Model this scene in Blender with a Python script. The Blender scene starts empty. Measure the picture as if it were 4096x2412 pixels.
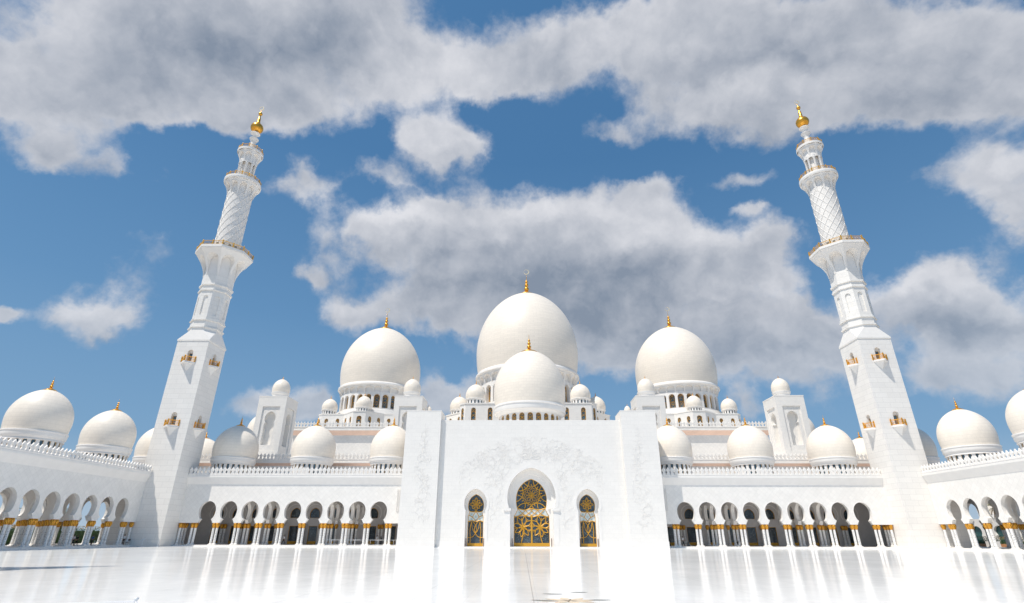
import bpy, math, random
from math import sin, cos, pi, radians, sqrt, atan2, tan
random.seed(7)
sc = bpy.context.scene
COL = sc.collection

# ------------------------------------------------------------------ camera
CX, CZ = -1.684, 1.806
PITCH, YAW, ROLL, FPX = radians(23.817), radians(-1.125), radians(-0.18), 2124.07
cam_d = bpy.data.cameras.new("camera")
cam = bpy.data.objects.new("camera", cam_d)
COL.objects.link(cam)
cam_d.sensor_width = 36.0
cam_d.lens = 36.0 * FPX / 4096.0
cam_d.clip_end = 6000
cam_d.clip_start = 0.1
from mathutils import Matrix, Vector
cam.matrix_world = (Matrix.Translation((CX, 0, CZ)) @ Matrix.Rotation(-YAW, 4, 'Z')
                    @ Matrix.Rotation(pi / 2 + PITCH, 4, 'X') @ Matrix.Rotation(-ROLL, 4, 'Z'))
sc.camera = cam
sc.view_settings.view_transform = 'Standard'
sc.view_settings.look = 'None'
sc.view_settings.exposure = 0
sc.view_settings.gamma = 1
sc.cycles.diffuse_bounces = 8
sc.cycles.max_bounces = 12

# ------------------------------------------------------------------ node helpers
def new_mat(name):
    m = bpy.data.materials.new(name)
    m.use_nodes = True
    nt = m.node_tree
    b = nt.nodes['Principled BSDF']
    return m, nt, b

class G:
    """small helper to write node graphs as expressions"""
    def __init__(s, nt): s.nt = nt
    def n(s, t, **k):
        x = s.nt.nodes.new(t)
        for a, v in k.items(): setattr(x, a, v)
        return x
    def put(s, sock, v):
        if hasattr(v, 'is_output') or isinstance(v, bpy.types.NodeSocket): s.nt.links.new(v, sock)
        else: sock.default_value = v
    def m(s, op, a, b=0.0, c=None, clamp=False):
        x = s.n('ShaderNodeMath', operation=op, use_clamp=clamp)
        s.put(x.inputs[0], a); s.put(x.inputs[1], b)
        if c is not None: s.put(x.inputs[2], c)
        return x.outputs[0]
    def v(s, op, a, b=(0, 0, 0), out=0):
        x = s.n('ShaderNodeVectorMath', operation=op)
        s.put(x.inputs[0], a); s.put(x.inputs[1], b)
        return x.outputs[out]
    def comb(s, x, y, z=0.0):
        c = s.n('ShaderNodeCombineXYZ')
        s.put(c.inputs[0], x); s.put(c.inputs[1], y); s.put(c.inputs[2], z)
        return c.outputs[0]
    def sep(s, v):
        c = s.n('ShaderNodeSeparateXYZ'); s.put(c.inputs[0], v)
        return c.outputs
    def noise(s, vec, scale, detail=3, rough=.5, dist=0.0):
        x = s.n('ShaderNodeTexNoise'); s.put(x.inputs['Vector'], vec)
        x.inputs['Scale'].default_value = scale; x.inputs['Detail'].default_value = detail
        x.inputs['Roughness'].default_value = rough; x.inputs['Distortion'].default_value = dist
        return x.outputs['Fac']
    def mix(s, f, a, b):
        x = s.n('ShaderNodeMix', data_type='RGBA')
        s.put(x.inputs[0], f); s.put(x.inputs[6], a); s.put(x.inputs[7], b)
        return x.outputs[2]
    def mr(s, v, a, b, c=0.0, d=1.0, smooth=False):
        x = s.n('ShaderNodeMapRange', interpolation_type='SMOOTHSTEP' if smooth else 'LINEAR')
        s.put(x.inputs[0], v)
        for i, q in enumerate((a, b, c, d)): s.put(x.inputs[i + 1], q)
        return x.outputs[0]

def rgb(*c): return (c[0], c[1], c[2], 1.0)

def brick(g, vec, w, h, mortar, c1, c2, cm, off=.5):
    b = g.n('ShaderNodeTexBrick')
    b.offset = off
    g.put(b.inputs['Vector'], vec)
    b.inputs['Color1'].default_value = c1; b.inputs['Color2'].default_value = c2; b.inputs['Mortar'].default_value = cm
    b.inputs['Scale'].default_value = 1.0
    b.inputs['Mortar Size'].default_value = mortar
    b.inputs['Mortar Smooth'].default_value = .1
    b.inputs['Bias'].default_value = 0.0
    b.inputs['Brick Width'].default_value = w; b.inputs['Row Height'].default_value = h
    return b

WHITE = (.83, .805, .765)
def marble(name, mode, w=1.6, h=.8, base=WHITE, mortar=.02, var=.035, rough=.42, cm=.84, mott=1.0, bump=.25):
    m, nt, b = new_mat(name); g = G(nt)
    tc = g.n('ShaderNodeTexCoord'); obj = tc.outputs['Object']
    geo = g.n('ShaderNodeNewGeometry')
    X, Y, Z = g.sep(geo.outputs['Position'])
    if mode == 'course':
        vec = g.comb(g.m('ADD', X, Y), Z)
    elif mode == 'diamond':
        s = g.m('ADD', X, Y)
        vec = g.comb(g.m('MULTIPLY', g.m('ADD', s, Z), .7071), g.m('MULTIPLY', g.m('SUBTRACT', s, Z), .7071))
    elif mode == 'round':
        x, y, z = g.sep(obj)
        vec = g.comb(g.m('MULTIPLY', g.m('ARCTAN2', y, x), w[1]), z)
        w = w[0]
    else:
        vec = g.comb(X, Y)
    c = [v * (1 + var) for v in base]; d = [v * (1 - var) for v in base]
    e = [v * cm for v in base]
    br = brick(g, vec, w, h, mortar, rgb(*c), rgb(*d), rgb(*e), .0 if mode in ('diamond', 'flat') else .5)
    n1 = g.noise(geo.outputs['Position'], .35, 5, .6)
    n2 = g.noise(geo.outputs['Position'], 3.0, 4, .6)
    f = g.m('MULTIPLY', g.mr(n1, .3, .7, 1 - .055 * mott, 1 + .04 * mott), g.mr(n2, .3, .7, .975, 1.02))
    sc_ = g.v('SCALE', br.outputs['Color']); sc_.node.inputs['Scale'].default_value = 1
    g.put(sc_.node.inputs['Scale'], f)
    g.put(b.inputs['Base Color'], sc_)
    b.inputs['Roughness'].default_value = rough
    b.inputs['Specular IOR Level'].default_value = .35
    bp = g.n('ShaderNodeBump'); bp.inputs['Strength'].default_value = bump; bp.inputs['Distance'].default_value = .02
    g.put(bp.inputs['Height'], g.m('SUBTRACT', 1.0, br.outputs['Fac']))
    g.put(b.inputs['Normal'], bp.outputs[0])
    return m

def plain(name, col, rough=.5, metal=0.0, var=.06, nscale=2.0, spec=.5, bump=0.0):
    m, nt, b = new_mat(name); g = G(nt)
    geo = g.n('ShaderNodeNewGeometry')
    n = g.noise(geo.outputs['Position'], nscale, 4, .6)
    f = g.mr(n, .3, .7, 1 - var, 1 + var)
    v = g.v('SCALE', tuple(col)); g.put(v.node.inputs['Scale'], f)
    g.put(b.inputs['Base Color'], v)
    b.inputs['Roughness'].default_value = rough
    b.inputs['Metallic'].default_value = metal
    b.inputs['Specular IOR Level'].default_value = spec
    if bump:
        bp = g.n('ShaderNodeBump'); bp.inputs['Strength'].default_value = bump; bp.inputs['Distance'].default_value = .05
        g.put(bp.inputs['Height'], g.noise(geo.outputs['Position'], nscale * 4, 4, .6)); g.put(b.inputs['Normal'], bp.outputs[0])
    return m

M = {}
M['course'] = marble('marble_courses', 'course', 2.4, 1.0, mortar=.02, cm=.80, var=.025, mott=.4)
M['slab'] = marble('marble_slabs', 'course', 1.5, .75, mortar=.013, var=.012, cm=.90, mott=.4)
M['diamond'] = marble('marble_diamond_tiles', 'diamond', .72, .72, mortar=.016, var=.03, cm=.88, mott=.6)
M['white'] = plain('white_marble', (.83, .805, .77), .4, var=.03, nscale=.8, spec=.35)
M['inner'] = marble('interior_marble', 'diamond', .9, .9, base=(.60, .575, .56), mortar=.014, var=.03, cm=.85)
def dome_mat():
    m = marble('dome_marble', 'round', (1.3, 9.0), .62, base=(.86, .785, .685), mortar=.03, var=.028, cm=.91, mott=.25, bump=.12)
    return m
M['dome'] = dome_mat()
M['shaft'] = marble('round_shaft_marble', 'round', (1.2, 2.7), .8, base=(.83, .80, .76), mortar=.025, var=.02, cm=.84, mott=.4)
M['gold'] = plain('gilded_metal', (.80, .40, .055), .30, .75, var=.15, nscale=6)
M['goldflat'] = plain('gold_frame_paint', (.60, .315, .025), .45, .12, var=.08, nscale=5)
M['bronze'] = plain('bronze_rail', (.70, .40, .06), .4, .4, var=.15, nscale=3)
M['cream'] = plain('cream_crescent', (.78, .68, .48), .35, .3, var=.04)
M['dark'] = plain('dark_steel', (.05, .06, .07), .4, .3)
M['lamp'] = plain('floodlight_housing', (.16, .24, .30), .35, .3)
M['band'] = plain('white_glass_band', (.66, .72, .71), .2, var=.05)
M['warm_bounce'] = marble('soffit_marble_bounce_glow', 'course', 1.5, .75, base=(.86, .62, .50), mortar=.014, var=.03, cm=.9)  # salmon base colour paints reflected warm glow onto the tier soffits
M['steel'] = plain('white_painted_steel', (.78, .79, .80), .35, .1)

def cap_mat():
    m, nt, b = new_mat('gilded_palm_capital'); g = G(nt)
    tc = g.n('ShaderNodeTexCoord')
    x, y, z = g.sep(tc.outputs['Object'])
    a = g.m('ARCTAN2', y, x)
    w = g.m('SINE', g.m('ADD', g.m('MULTIPLY', a, 8.0), g.m('MULTIPLY', z, 9.0)))
    w2 = g.m('SINE', g.m('ADD', g.m('MULTIPLY', z, 16.0), g.m('MULTIPLY', a, -8.0)))
    h = g.m('ADD', g.m('MULTIPLY', w, .5), g.m('MULTIPLY', w2, .35))
    g.put(b.inputs['Base Color'], g.mix(g.mr(h, -.6, .7), rgb(.46, .19, .015), rgb(.86, .45, .06)))
    b.inputs['Metallic'].default_value = .55; b.inputs['Roughness'].default_value = .34
    bp = g.n('ShaderNodeBump'); bp.inputs['Strength'].default_value = .6; bp.inputs['Distance'].default_value = .05
    g.put(bp.inputs['Height'], h); g.put(b.inputs['Normal'], bp.outputs[0])
    return m
M['capital'] = cap_mat()

def column_mat():
    m, nt, b = new_mat('inlaid_white_column'); g = G(nt)
    tc = g.n('ShaderNodeTexCoord')
    x, y, z = g.sep(tc.outputs['Object'])
    a = g.m('MULTIPLY', g.m('ARCTAN2', y, x), .24)
    vo = g.n('ShaderNodeTexVoronoi'); vo.feature = 'F1'
    g.put(vo.inputs['Vector'], g.comb(a, z)); vo.inputs['Scale'].default_value = 5.5
    vo.inputs['Randomness'].default_value = .45
    d = g.mr(vo.outputs['Distance'], .2, .32)
    hgt = g.mr(z, 2.1, 2.7)          # inlay fades out near the capital
    f = g.m('MAXIMUM', d, hgt, clamp=True)
    stems = g.m('ABSOLUTE', g.m('SINE', g.m('ADD', g.m('MULTIPLY', a, 26.0), g.m('MULTIPLY', g.m('SINE', g.m('MULTIPLY', z, 7.0)), .8))))
    f = g.m('MULTIPLY', f, g.m('MAXIMUM', g.mr(stems, .02, .10, .72, 1.0), hgt))
    g.put(b.inputs['Base Color'], g.mix(f, rgb(.13, .15, .17), rgb(.80, .79, .77)))
    b.inputs['Roughness'].default_value = .25
    return m
M['column'] = column_mat()

def glass_mat(name, base, speck, scale=3.0):
    m, nt, b = new_mat(name); g = G(nt)
    geo = g.n('ShaderNodeNewGeometry')
    X, Y, Z = g.sep(geo.outputs['Position'])
    vo = g.n('ShaderNodeTexVoronoi'); g.put(vo.inputs['Vector'], g.comb(g.m('ADD', X, Y), Z)); vo.inputs['Scale'].default_value = scale
    ring = g.m('ABSOLUTE', g.m('SUBTRACT', vo.outputs['Distance'], .13))
    f = g.mr(ring, .03, .07, 1.0, 0.0)
    n = g.noise(geo.outputs['Position'], .7, 3)
    base2 = tuple(v * 2.2 for v in base)
    c = g.mix(g.mr(n, .35, .7), rgb(*base), rgb(*base2))
    g.put(b.inputs['Base Color'], g.mix(f, c, rgb(*speck)))
    b.inputs['Roughness'].default_value = .08
    b.inputs['Specular IOR Level'].default_value = .6
    return m
M['glass'] = glass_mat('dark_flowered_glass', (.030, .042, .052), (.34, .40, .43), 4.2)
M['pane'] = glass_mat('window_glass', (.05, .085, .11), (.10, .14, .17), 1.5)

def floor_mat():
    m, nt, b = new_mat('polished_court_marble'); g = G(nt)
    geo = g.n('ShaderNodeNewGeometry'); pos = geo.outputs['Position']
    X, Y, Z = g.sep(pos)
    br = brick(g, g.comb(X, Y), 1.2, 1.2, .007, rgb(.86, .85, .825), rgb(.83, .82, .80), rgb(.73, .725, .71), 0.0)
    n = g.noise(pos, .12, 5, .6)
    n3 = g.noise(pos, 1.4, 4, .6)
    f = g.m('MULTIPLY', g.mr(n, .3, .7, .9, 1.04), g.mr(n3, .3, .7, .96, 1.03))
    v = g.v('SCALE', br.outputs['Color']); g.put(v.node.inputs['Scale'], f)
    # thin dark expansion joints radiating across the court
    def joint(x0, y0, x1, y1, wdt):
        L = sqrt((x1 - x0) ** 2 + (y1 - y0) ** 2)
        nx, ny = -(y1 - y0) / L, (x1 - x0) / L
        d = g.m('ABSOLUTE', g.m('ADD', g.m('ADD', g.m('MULTIPLY', X, nx), g.m('MULTIPLY', Y, ny)), -(x0 * nx + y0 * ny)))
        return g.mr(d, wdt * .5, wdt, 1.0, 0.0)
    j = joint(-1.32, 6, -1.38, 82, .026)
    for a in ((-5.4, 14, -5.1, 95, .014), (2.7, 14, 2.7, 95, .014), (6.8, 14, 6.8, 95, .014), (-9.5, 14, -9.5, 95, .014)):
        j = g.m('MAXIMUM', j, joint(*a))
    col = g.mix(g.m('MULTIPLY', j, .42), v, rgb(.22, .23, .24))
    g.put(b.inputs['Base Color'], col)
    rn = g.noise(g.v('MULTIPLY', pos, (.35, .9, 1)), .55, 4, .6)
    g.put(b.inputs['Roughness'], g.mr(rn, .35, .7, .03, .09))
    b.inputs['Specular IOR Level'].default_value = .38
    # slabs are never perfectly coplanar: long gentle waviness breaks up reflections
    w = g.noise(g.v('MULTIPLY', pos, (.16, 1.5, 1)), 1.7, 3, .6)
    bp = g.n('ShaderNodeBump'); bp.inputs['Strength'].default_value = .75; bp.inputs['Distance'].default_value = .012
    tone = g.n('ShaderNodeTexWhiteNoise', noise_dimensions='2D')
    g.put(tone.inputs['Vector'], g.comb(g.m('FLOOR', g.m('DIVIDE', X, 1.2)), g.m('FLOOR', g.m('DIVIDE', Y, 1.2))))
    g.put(bp.inputs['Height'], w)
    g.put(b.inputs['Normal'], bp.outputs[0])
    b.inputs['Specular IOR Level'].default_value = 0.0; b.inputs['Roughness'].default_value = 1.0
    for l in list(nt.links):
        if l.to_socket == b.inputs['Roughness']: nt.links.remove(l)
    gl = g.n('ShaderNodeBsdfGlossy'); g.put(gl.inputs['Roughness'], g.mr(rn, .35, .7, .03, .09)); g.put(gl.inputs['Normal'], bp.outputs[0])
    gl.inputs['Color'].default_value = rgb(.97, .97, .97)
    lw = g.n('ShaderNodeLayerWeight'); lw.inputs['Blend'].default_value = .5
    fac = g.m('ADD', .06, g.m('MULTIPLY', g.m('POWER', lw.outputs['Facing'], 6.0), .56))
    mx = g.n('ShaderNodeMixShader'); g.put(mx.inputs[0], fac); nt.links.new(b.outputs[0], mx.inputs[1]); nt.links.new(gl.outputs[0], mx.inputs[2])
    nt.links.new(mx.outputs[0], nt.nodes['Material Output'].inputs[0])
    return m
M['floor'] = floor_mat()
M['sand'] = plain('pale_paving', (.42, .38, .33), .8, var=.12, nscale=.2)

ZF = -.15   # court floor level, one step below the arcades
# ------------------------------------------------------------------ mesh helpers
class MB:
    def __init__(s): s.v, s.f, s.mi = [], [], []
    def add(s, vs, fs, mi=0):
        o = len(s.v); s.v += [tuple(p) for p in vs]
        for f in fs: s.f.append([i + o for i in f]); s.mi.append(mi)
    def quad(s, a, b, c, d, mi=0): s.add([a, b, c, d], [(0, 1, 2, 3)], mi)
    def box(s, x0, x1, y0, y1, z0, z1, mi=0):
        s.add([(x, y, z) for z in (z0, z1) for y in (y0, y1) for x in (x0, x1)],
              [(0, 2, 3, 1), (4, 5, 7, 6), (0, 1, 5, 4), (2, 6, 7, 3), (0, 4, 6, 2), (1, 3, 7, 5)], mi)
    def prism(s, poly, z0, z1, poly2=None, mi=0, cap=True):
        poly2 = poly2 or poly; n = len(poly)
        vs = [(x, y, z0) for x, y in poly] + [(x, y, z1) for x, y in poly2]
        fs = [(i, (i + 1) % n, n + (i + 1) % n, n + i) for i in range(n)]
        if cap: fs += [tuple(range(n))[::-1], tuple(range(n, 2 * n))]
        s.add(vs, fs, mi)
    def lathe(s, prof, n=24, cx=0, cy=0, cz=0, mi=0, a0=0.0, smoothcap=True):
        vs = []; rows = []
        for r, z in prof:
            if r < 1e-5: rows.append([len(vs)]); vs.append((cx, cy, cz + z))
            else:
                rows.append(list(range(len(vs), len(vs) + n)))
                vs += [(cx + r * cos(a0 + 2 * pi * k / n), cy + r * sin(a0 + 2 * pi * k / n), cz + z) for k in range(n)]
        fs = []
        for a, b in zip(rows, rows[1:]):
            for k in range(n):
                k2 = (k + 1) % n
                if len(a) == 1 and len(b) == 1: continue
                if len(a) == 1: fs.append((a[0], b[k2], b[k]))
                elif len(b) == 1: fs.append((a[k], a[k2], b[0]))
                else: fs.append((a[k], a[k2], b[k2], b[k]))
        s.add(vs, fs, mi)
    def tube(s, pts, r, n=6, closed=False, mi=0, taper=None):
        P = [Vector(p) for p in pts]; m = len(P); vs = []; up0 = None
        for i, p in enumerate(P):
            if closed: t = P[(i + 1) % m] - P[i - 1]
            else: t = P[min(i + 1, m - 1)] - P[max(i - 1, 0)]
            if t.length < 1e-9: t = Vector((0, 0, 1))
            t.normalize()
            u = up0 if up0 is not None else (Vector((0, 0, 1)) if abs(t.z) < .9 else Vector((0, 1, 0)))
            a = t.cross(u)
            if a.length < 1e-4: a = t.cross(Vector((1, .3, .2)))
            a.normalize(); b = a.cross(t).normalized(); up0 = b
            rr = r if taper is None else r * (1 + (taper - 1) * i / max(1, m - 1))
            vs += [tuple(p + a * (rr * cos(2 * pi * k / n)) + b * (rr * sin(2 * pi * k / n))) for k in range(n)]
        fs = []
        for i in range(m if closed else m - 1):
            j = (i + 1) % m
            for k in range(n):
                k2 = (k + 1) % n
                fs.append((i * n + k, i * n + k2, j * n + k2, j * n + k))
        if not closed: fs += [tuple(range(n))[::-1], tuple(range((m - 1) * n, m * n))]
        s.add(vs, fs, mi)
    def build(s, name, mats, parent=None, smooth=False, kind=None, label=None):
        if not isinstance(mats, (list, tuple)): mats = [mats]
        me = bpy.data.meshes.new(name)
        off = Vector(parent_world(parent)) if parent else Vector((0, 0, 0))
        me.from_pydata([tuple(Vector(v) - off) for v in s.v], [], s.f)
        for m in mats: me.materials.append(m)
        me.polygons.foreach_set('material_index', s.mi)
        if smooth is True: me.polygons.foreach_set('use_smooth', [True] * len(s.f))
        me.update()
        o = bpy.data.objects.new(name, me); COL.objects.link(o)
        if parent: o.parent = parent
        if smooth == 'auto':
            me.polygons.foreach_set('use_smooth', [True] * len(s.f))
            try: me.set_sharp_from_angle(angle=radians(35))
            except Exception: pass
        if kind: o['kind'] = kind
        if label: o['label'] = label
        return o

def parent_world(p):
    w = Vector((0, 0, 0))
    while p: w += p.location; p = p.parent
    return w

def thing(name, label, cat, loc=(0, 0, 0), group=None):
    o = bpy.data.objects.new(name, None); COL.objects.link(o)
    o.location = loc; o['label'] = label; o['category'] = cat
    o.empty_display_size = 1
    if group: o['group'] = group
    return o

def inst(src, loc, parent=None, rot=None, scale=None, name=None):
    """linked-data copy of an object with its children; loc is a world position"""
    c = src.copy(); COL.objects.link(c)
    if parent: c.parent = parent; c.location = Vector(loc) - parent_world(parent)
    else: c.parent = None; c.location = loc
    if rot is not None: c.rotation_euler = (0, 0, rot)
    if scale is not None: c.scale = scale
    for ch in list(src.children): copy_child(ch, c)
    return c
def copy_child(ch, par):
    d = ch.copy(); COL.objects.link(d); d.parent = par
    for g in list(ch.children): copy_child(g, d)
    return d

# wall bay with an arched opening: P(x, z, d) maps bay coordinates to space
def arch_bay(mb, hw, z0, z1, prof, P, t, mi=0, back=True, mr=None, topface=False):
    mr = mi if mr is None else mr
    zb, zp = prof[0][1], prof[-1][1]
    for d in ((0, t) if back else (0,)):
        if zb > z0 + 1e-4: mb.quad(P(-hw, z0, d), P(hw, z0, d), P(hw, zb, d), P(-hw, zb, d), mi)
        for (xa, za), (xb, z_b) in zip(prof, prof[1:]):
            if z_b - za < 1e-5: continue
            mb.quad(P(-hw, za, d), P(-xa, za, d), P(-xb, z_b, d), P(-hw, z_b, d), mi)
            mb.quad(P(xa, za, d), P(hw, za, d), P(hw, z_b, d), P(xb, z_b, d), mi)
        if z1 > zp + 1e-4: mb.quad(P(-hw, zp, d), P(hw, zp, d), P(hw, z1, d), P(-hw, z1, d), mi)
    full = [(-x, z) for x, z in prof] + [(x, z) for x, z in prof[::-1][1:]]
    for (xa, za), (xb, z_b) in zip(full, full[1:]):
        mb.quad(P(xa, za, 0), P(xb, z_b, 0), P(xb, z_b, t), P(xa, za, t), mr)
    if zb > z0 + 1e-4: mb.quad(P(-prof[0][0], zb, 0), P(prof[0][0], zb, 0), P(prof[0][0], zb, t), P(-prof[0][0], zb, t), mr)
    else:
        for s_ in (-1, 1):
            a, b = sorted((s_ * prof[0][0], s_ * hw))
            if b - a > 1e-3: mb.quad(P(a, z0, 0), P(b, z0, 0), P(b, z0, t), P(a, z0, t), mi)

def horseshoe(wb, zb, wn, zn, wm, zm, zp, steps=True, n=9, point=.06):
    """half profile: base half-width wb at zb, neck wn at zn, widest wm at zm, peak at zp"""
    p = [(wb, zb)]
    if steps:
        h = zn - zb; d = wb - wn
        p += [(wb, zb + h * .28), (wb - d * .30, zb + h * .42), (wb - d * .42, zb + h * .62), (wb - d * .75, zb + h * .72), (wb - d * .92, zb + h * .9)]
    else: p += [(wb, zn - .02)]
    p.append((wn, zn))
    for i in range(1, n + 1):
        s = i / n * pi / 2
        p.append((wn + (wm - wn) * sin(s), zn + (zm - zn) * (1 - cos(s))))
    h = zp - zm
    c = (h * h - wm * wm) / (2 * wm) if h > wm else 0.0
    R = wm + c
    a1 = math.acos(c / R) if c > 0 else pi / 2
    sc_ = h / (R * sin(a1))
    for i in range(1, n + 1):
        a = a1 * i / n
        p.append((max(0.0, R * cos(a) - c), zm + R * sin(a) * sc_))
    p[-1] = (0.0, zp)
    return p

def round_arch(w, zb, zs, zp, n=8):
    p = [(w, zb), (w, zs)]
    for i in range(1, n + 1):
        a = pi / 2 * i / n
        p.append((w * cos(a), zs + (zp - zs) * sin(a)))
    p[-1] = (0, zp)
    return p

def panel(mb, prof, P, d, mi=0):
    for (xa, za), (xb, z_b) in zip(prof, prof[1:]):
        if z_b - za < 1e-6: continue
        mb.quad(P(-xa, za, d), P(xa, za, d), P(xb, z_b, d), P(-xb, z_b, d), mi)

# ------------------------------------------------------------------ shared small parts
def merlon_mesh():
    half = [(.385, 0), (.385, .10), (.35, .14), (.24, .32), (.19, .46), (.23, .58), (.35, .80), (.385, .92), (.29, 1.0), (.24, 1.10), (.12, 1.22), (.06, 1.34), (0, 1.48)]
    pts = [(-x, z) for x, z in half] + [(x, z) for x, z in half[::-1][1:]]
    mb = MB(); n = len(pts); t = .11
    hole = [(-.055, .30), (-.09, .75), (0, 1.0), (.09, .75), (.055, .30)]
    vs = [(x, -t, z) for x, z in pts] + [(x, t, z) for x, z in pts]
    fs = []
    # front/back as horizontal strips (profile is monotone in z)
    m = len(half)
    for i in range(m - 1):
        a, b, c, d = i, n - 1 - i, n - 2 - i, i + 1
        if c == d: fs += [(a, b, c), (n + a, n + d, n + b)]
        else: fs += [(a, b, c, d), (n + a, n + d, n + c, n + b)]
    for i in range(n):
        j = (i + 1) % n
        fs.append((i, n + i, n + j, j))
    mb.add(vs, fs)
    # raised inner leaf outline
    leaf = [(0, .95), (.10, .78), (.13, .62), (.05, .45), (.11, .25), (0, .12), (-.11, .25), (-.05, .45), (-.13, .62), (-.10, .78)]
    mb.tube([(x, -t - .015, z + .08) for x, z in leaf], .022, 4, closed=True)
    return mb
_merlon = None
def get_merlon():
    global _merlon
    if _merlon is None:
        mb = merlon_mesh()
        me = bpy.data.meshes.new('merlon'); me.from_pydata(mb.v, [], mb.f); me.materials.append(M['white'])
        _merlon = me
    return _merlon
def merlons(parent, pts, rot, size=1.0):
    off = parent_world(parent)
    for p in pts:
        o = bpy.data.objects.new('merlon', get_merlon()); COL.objects.link(o)
        o.parent = parent; o.location = Vector(p) - off; o.rotation_euler = (0, 0, rot); o.scale = (size, 1, size)

def mesh_of(mb, name, mat, smooth=True):
    me = bpy.data.meshes.new(name); me.from_pydata(mb.v, [], mb.f); me.materials.append(mat)
    if smooth:
        me.polygons.foreach_set('use_smooth', [True] * len(mb.f))
        try: me.set_sharp_from_angle(angle=radians(40))
        except Exception: pass
    return me
mb = MB(); mb.lathe([(0, .28), (.235, .28), (.245, .34), (.232, .42), (.22, 2.8), (.235, 2.9), (.2, 2.98), (0, 2.98)], 20); ME_SHAFT = mesh_of(mb, 'column', M['column'])
mb = MB()
mb.box(-.36, .36, -.36, .36, 0, .13); mb.lathe([(0, .13), (.32, .13), (.34, .18), (.30, .22), (.27, .28), (0, .28)], 16); ME_BASE = mesh_of(mb, 'base', M['white'])
mb = MB(); mb.lathe([(.2, 2.88), (.22, 2.92), (.24, 3.0), (.32, 3.18), (.385, 3.38), (.395, 3.54), (.34, 3.72), (.28, 3.78), (.30, 3.80), (.30, 3.82), (0, 3.82)], 18)
ME_CAP = mesh_of(mb, 'capital', M['capital'])
def column(parent, x, y, z=.1):
    off = parent_world(parent)
    o = bpy.data.objects.new('column', ME_SHAFT); COL.objects.link(o); o.parent = parent; o.location = Vector((x, y, z)) - off
    o.rotation_euler = (0, 0, random.uniform(0, 6.28))
    for n_, me in (('capital', ME_CAP), ('base', ME_BASE)):
        c = bpy.data.objects.new(n_, me); COL.objects.link(c); c.parent = o
        if n_ == 'base': c.rotation_euler = (0, 0, -o.rotation_euler.z)

# ------------------------------------------------------------------ domes
def finial_prof(h, rp):
    """gilded finial: plate of radius rp, three balls and a spike"""
    b = h
    P = [(rp, 0), (rp * 1.02, .02 * b), (rp * .97, .045 * b), (rp * .66, .10 * b), (rp * .38, .16 * b), (rp * .22, .205 * b), (.04 * b, .235 * b)]
    def ball(zc, r, k=6):
        return [(max(.022 * b, r * sin(pi * i / k)), zc - r * cos(pi * i / k)) for i in range(0, k + 1)]
    P += ball(.31 * b, .10 * b) + [(.05 * b, .405 * b), (.022 * b, .425 * b)] + ball(.49 * b, .08 * b) + [(.04 * b, .57 * b), (.02 * b, .585 * b)] + ball(.64 * b, .06 * b) + [(.012 * b, .72 * b), (.009 * b, .86 * b), (0, 1.0 * b)]
    return P

def crescent(mb, cx, cy, cz, R, t):
    n = 28
    for i in range(n):
        a0, a1 = 2 * pi * i / n, 2 * pi * (i + 1) / n
        def q(a):
            ox, oz = cos(a) * R, sin(a) * R
            # inner circle shifted away from the thick side
            k = .80; sh = -.14 * R
            return (cx + ox, cz + oz), (cx + sh + cos(a) * R * k, cz + .10 * R + sin(a) * R * k)
        (xa, za), (xb, zb) = q(a0); (xc, zc), (xd, zd) = q(a1)
        for y0 in (cy - t, cy + t): mb.quad((xa, y0, za), (xc, y0, zc), (xd, y0, zd), (xb, y0, zb))
        mb.quad((xa, cy - t, za), (xc, cy - t, zc), (xc, cy + t, zc), (xa, cy + t, za))
        mb.quad((xb, cy - t, zb), (xd, cy - t, zd), (xd, cy + t, zd), (xb, cy + t, zb))

def dome_prof(R, rb, zb, zc, zt, n=20, plate=None):
    """onion dome: slight undercut, then a gently pointed crown that meets the finial plate at zt"""
    P = [(rb + (R - rb) * sin(i / 6 * pi / 2), zb + (zc - zb) * i / 6) for i in range(7)]
    c = .17; a1 = math.acos(c / (1 + c)); rp = (plate or .2 * R) / R
    zp = sin(math.acos((rp + c) / (1 + c)))
    k = (zt - zc) / zp
    for i in range(1, n + 1):
        a = a1 * i / n
        P.append((max(0, R * ((1 + c) * cos(a) - c)), zc + k * sin(a)))
    P[-1] = (0, P[-1][1])
    return P

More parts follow.
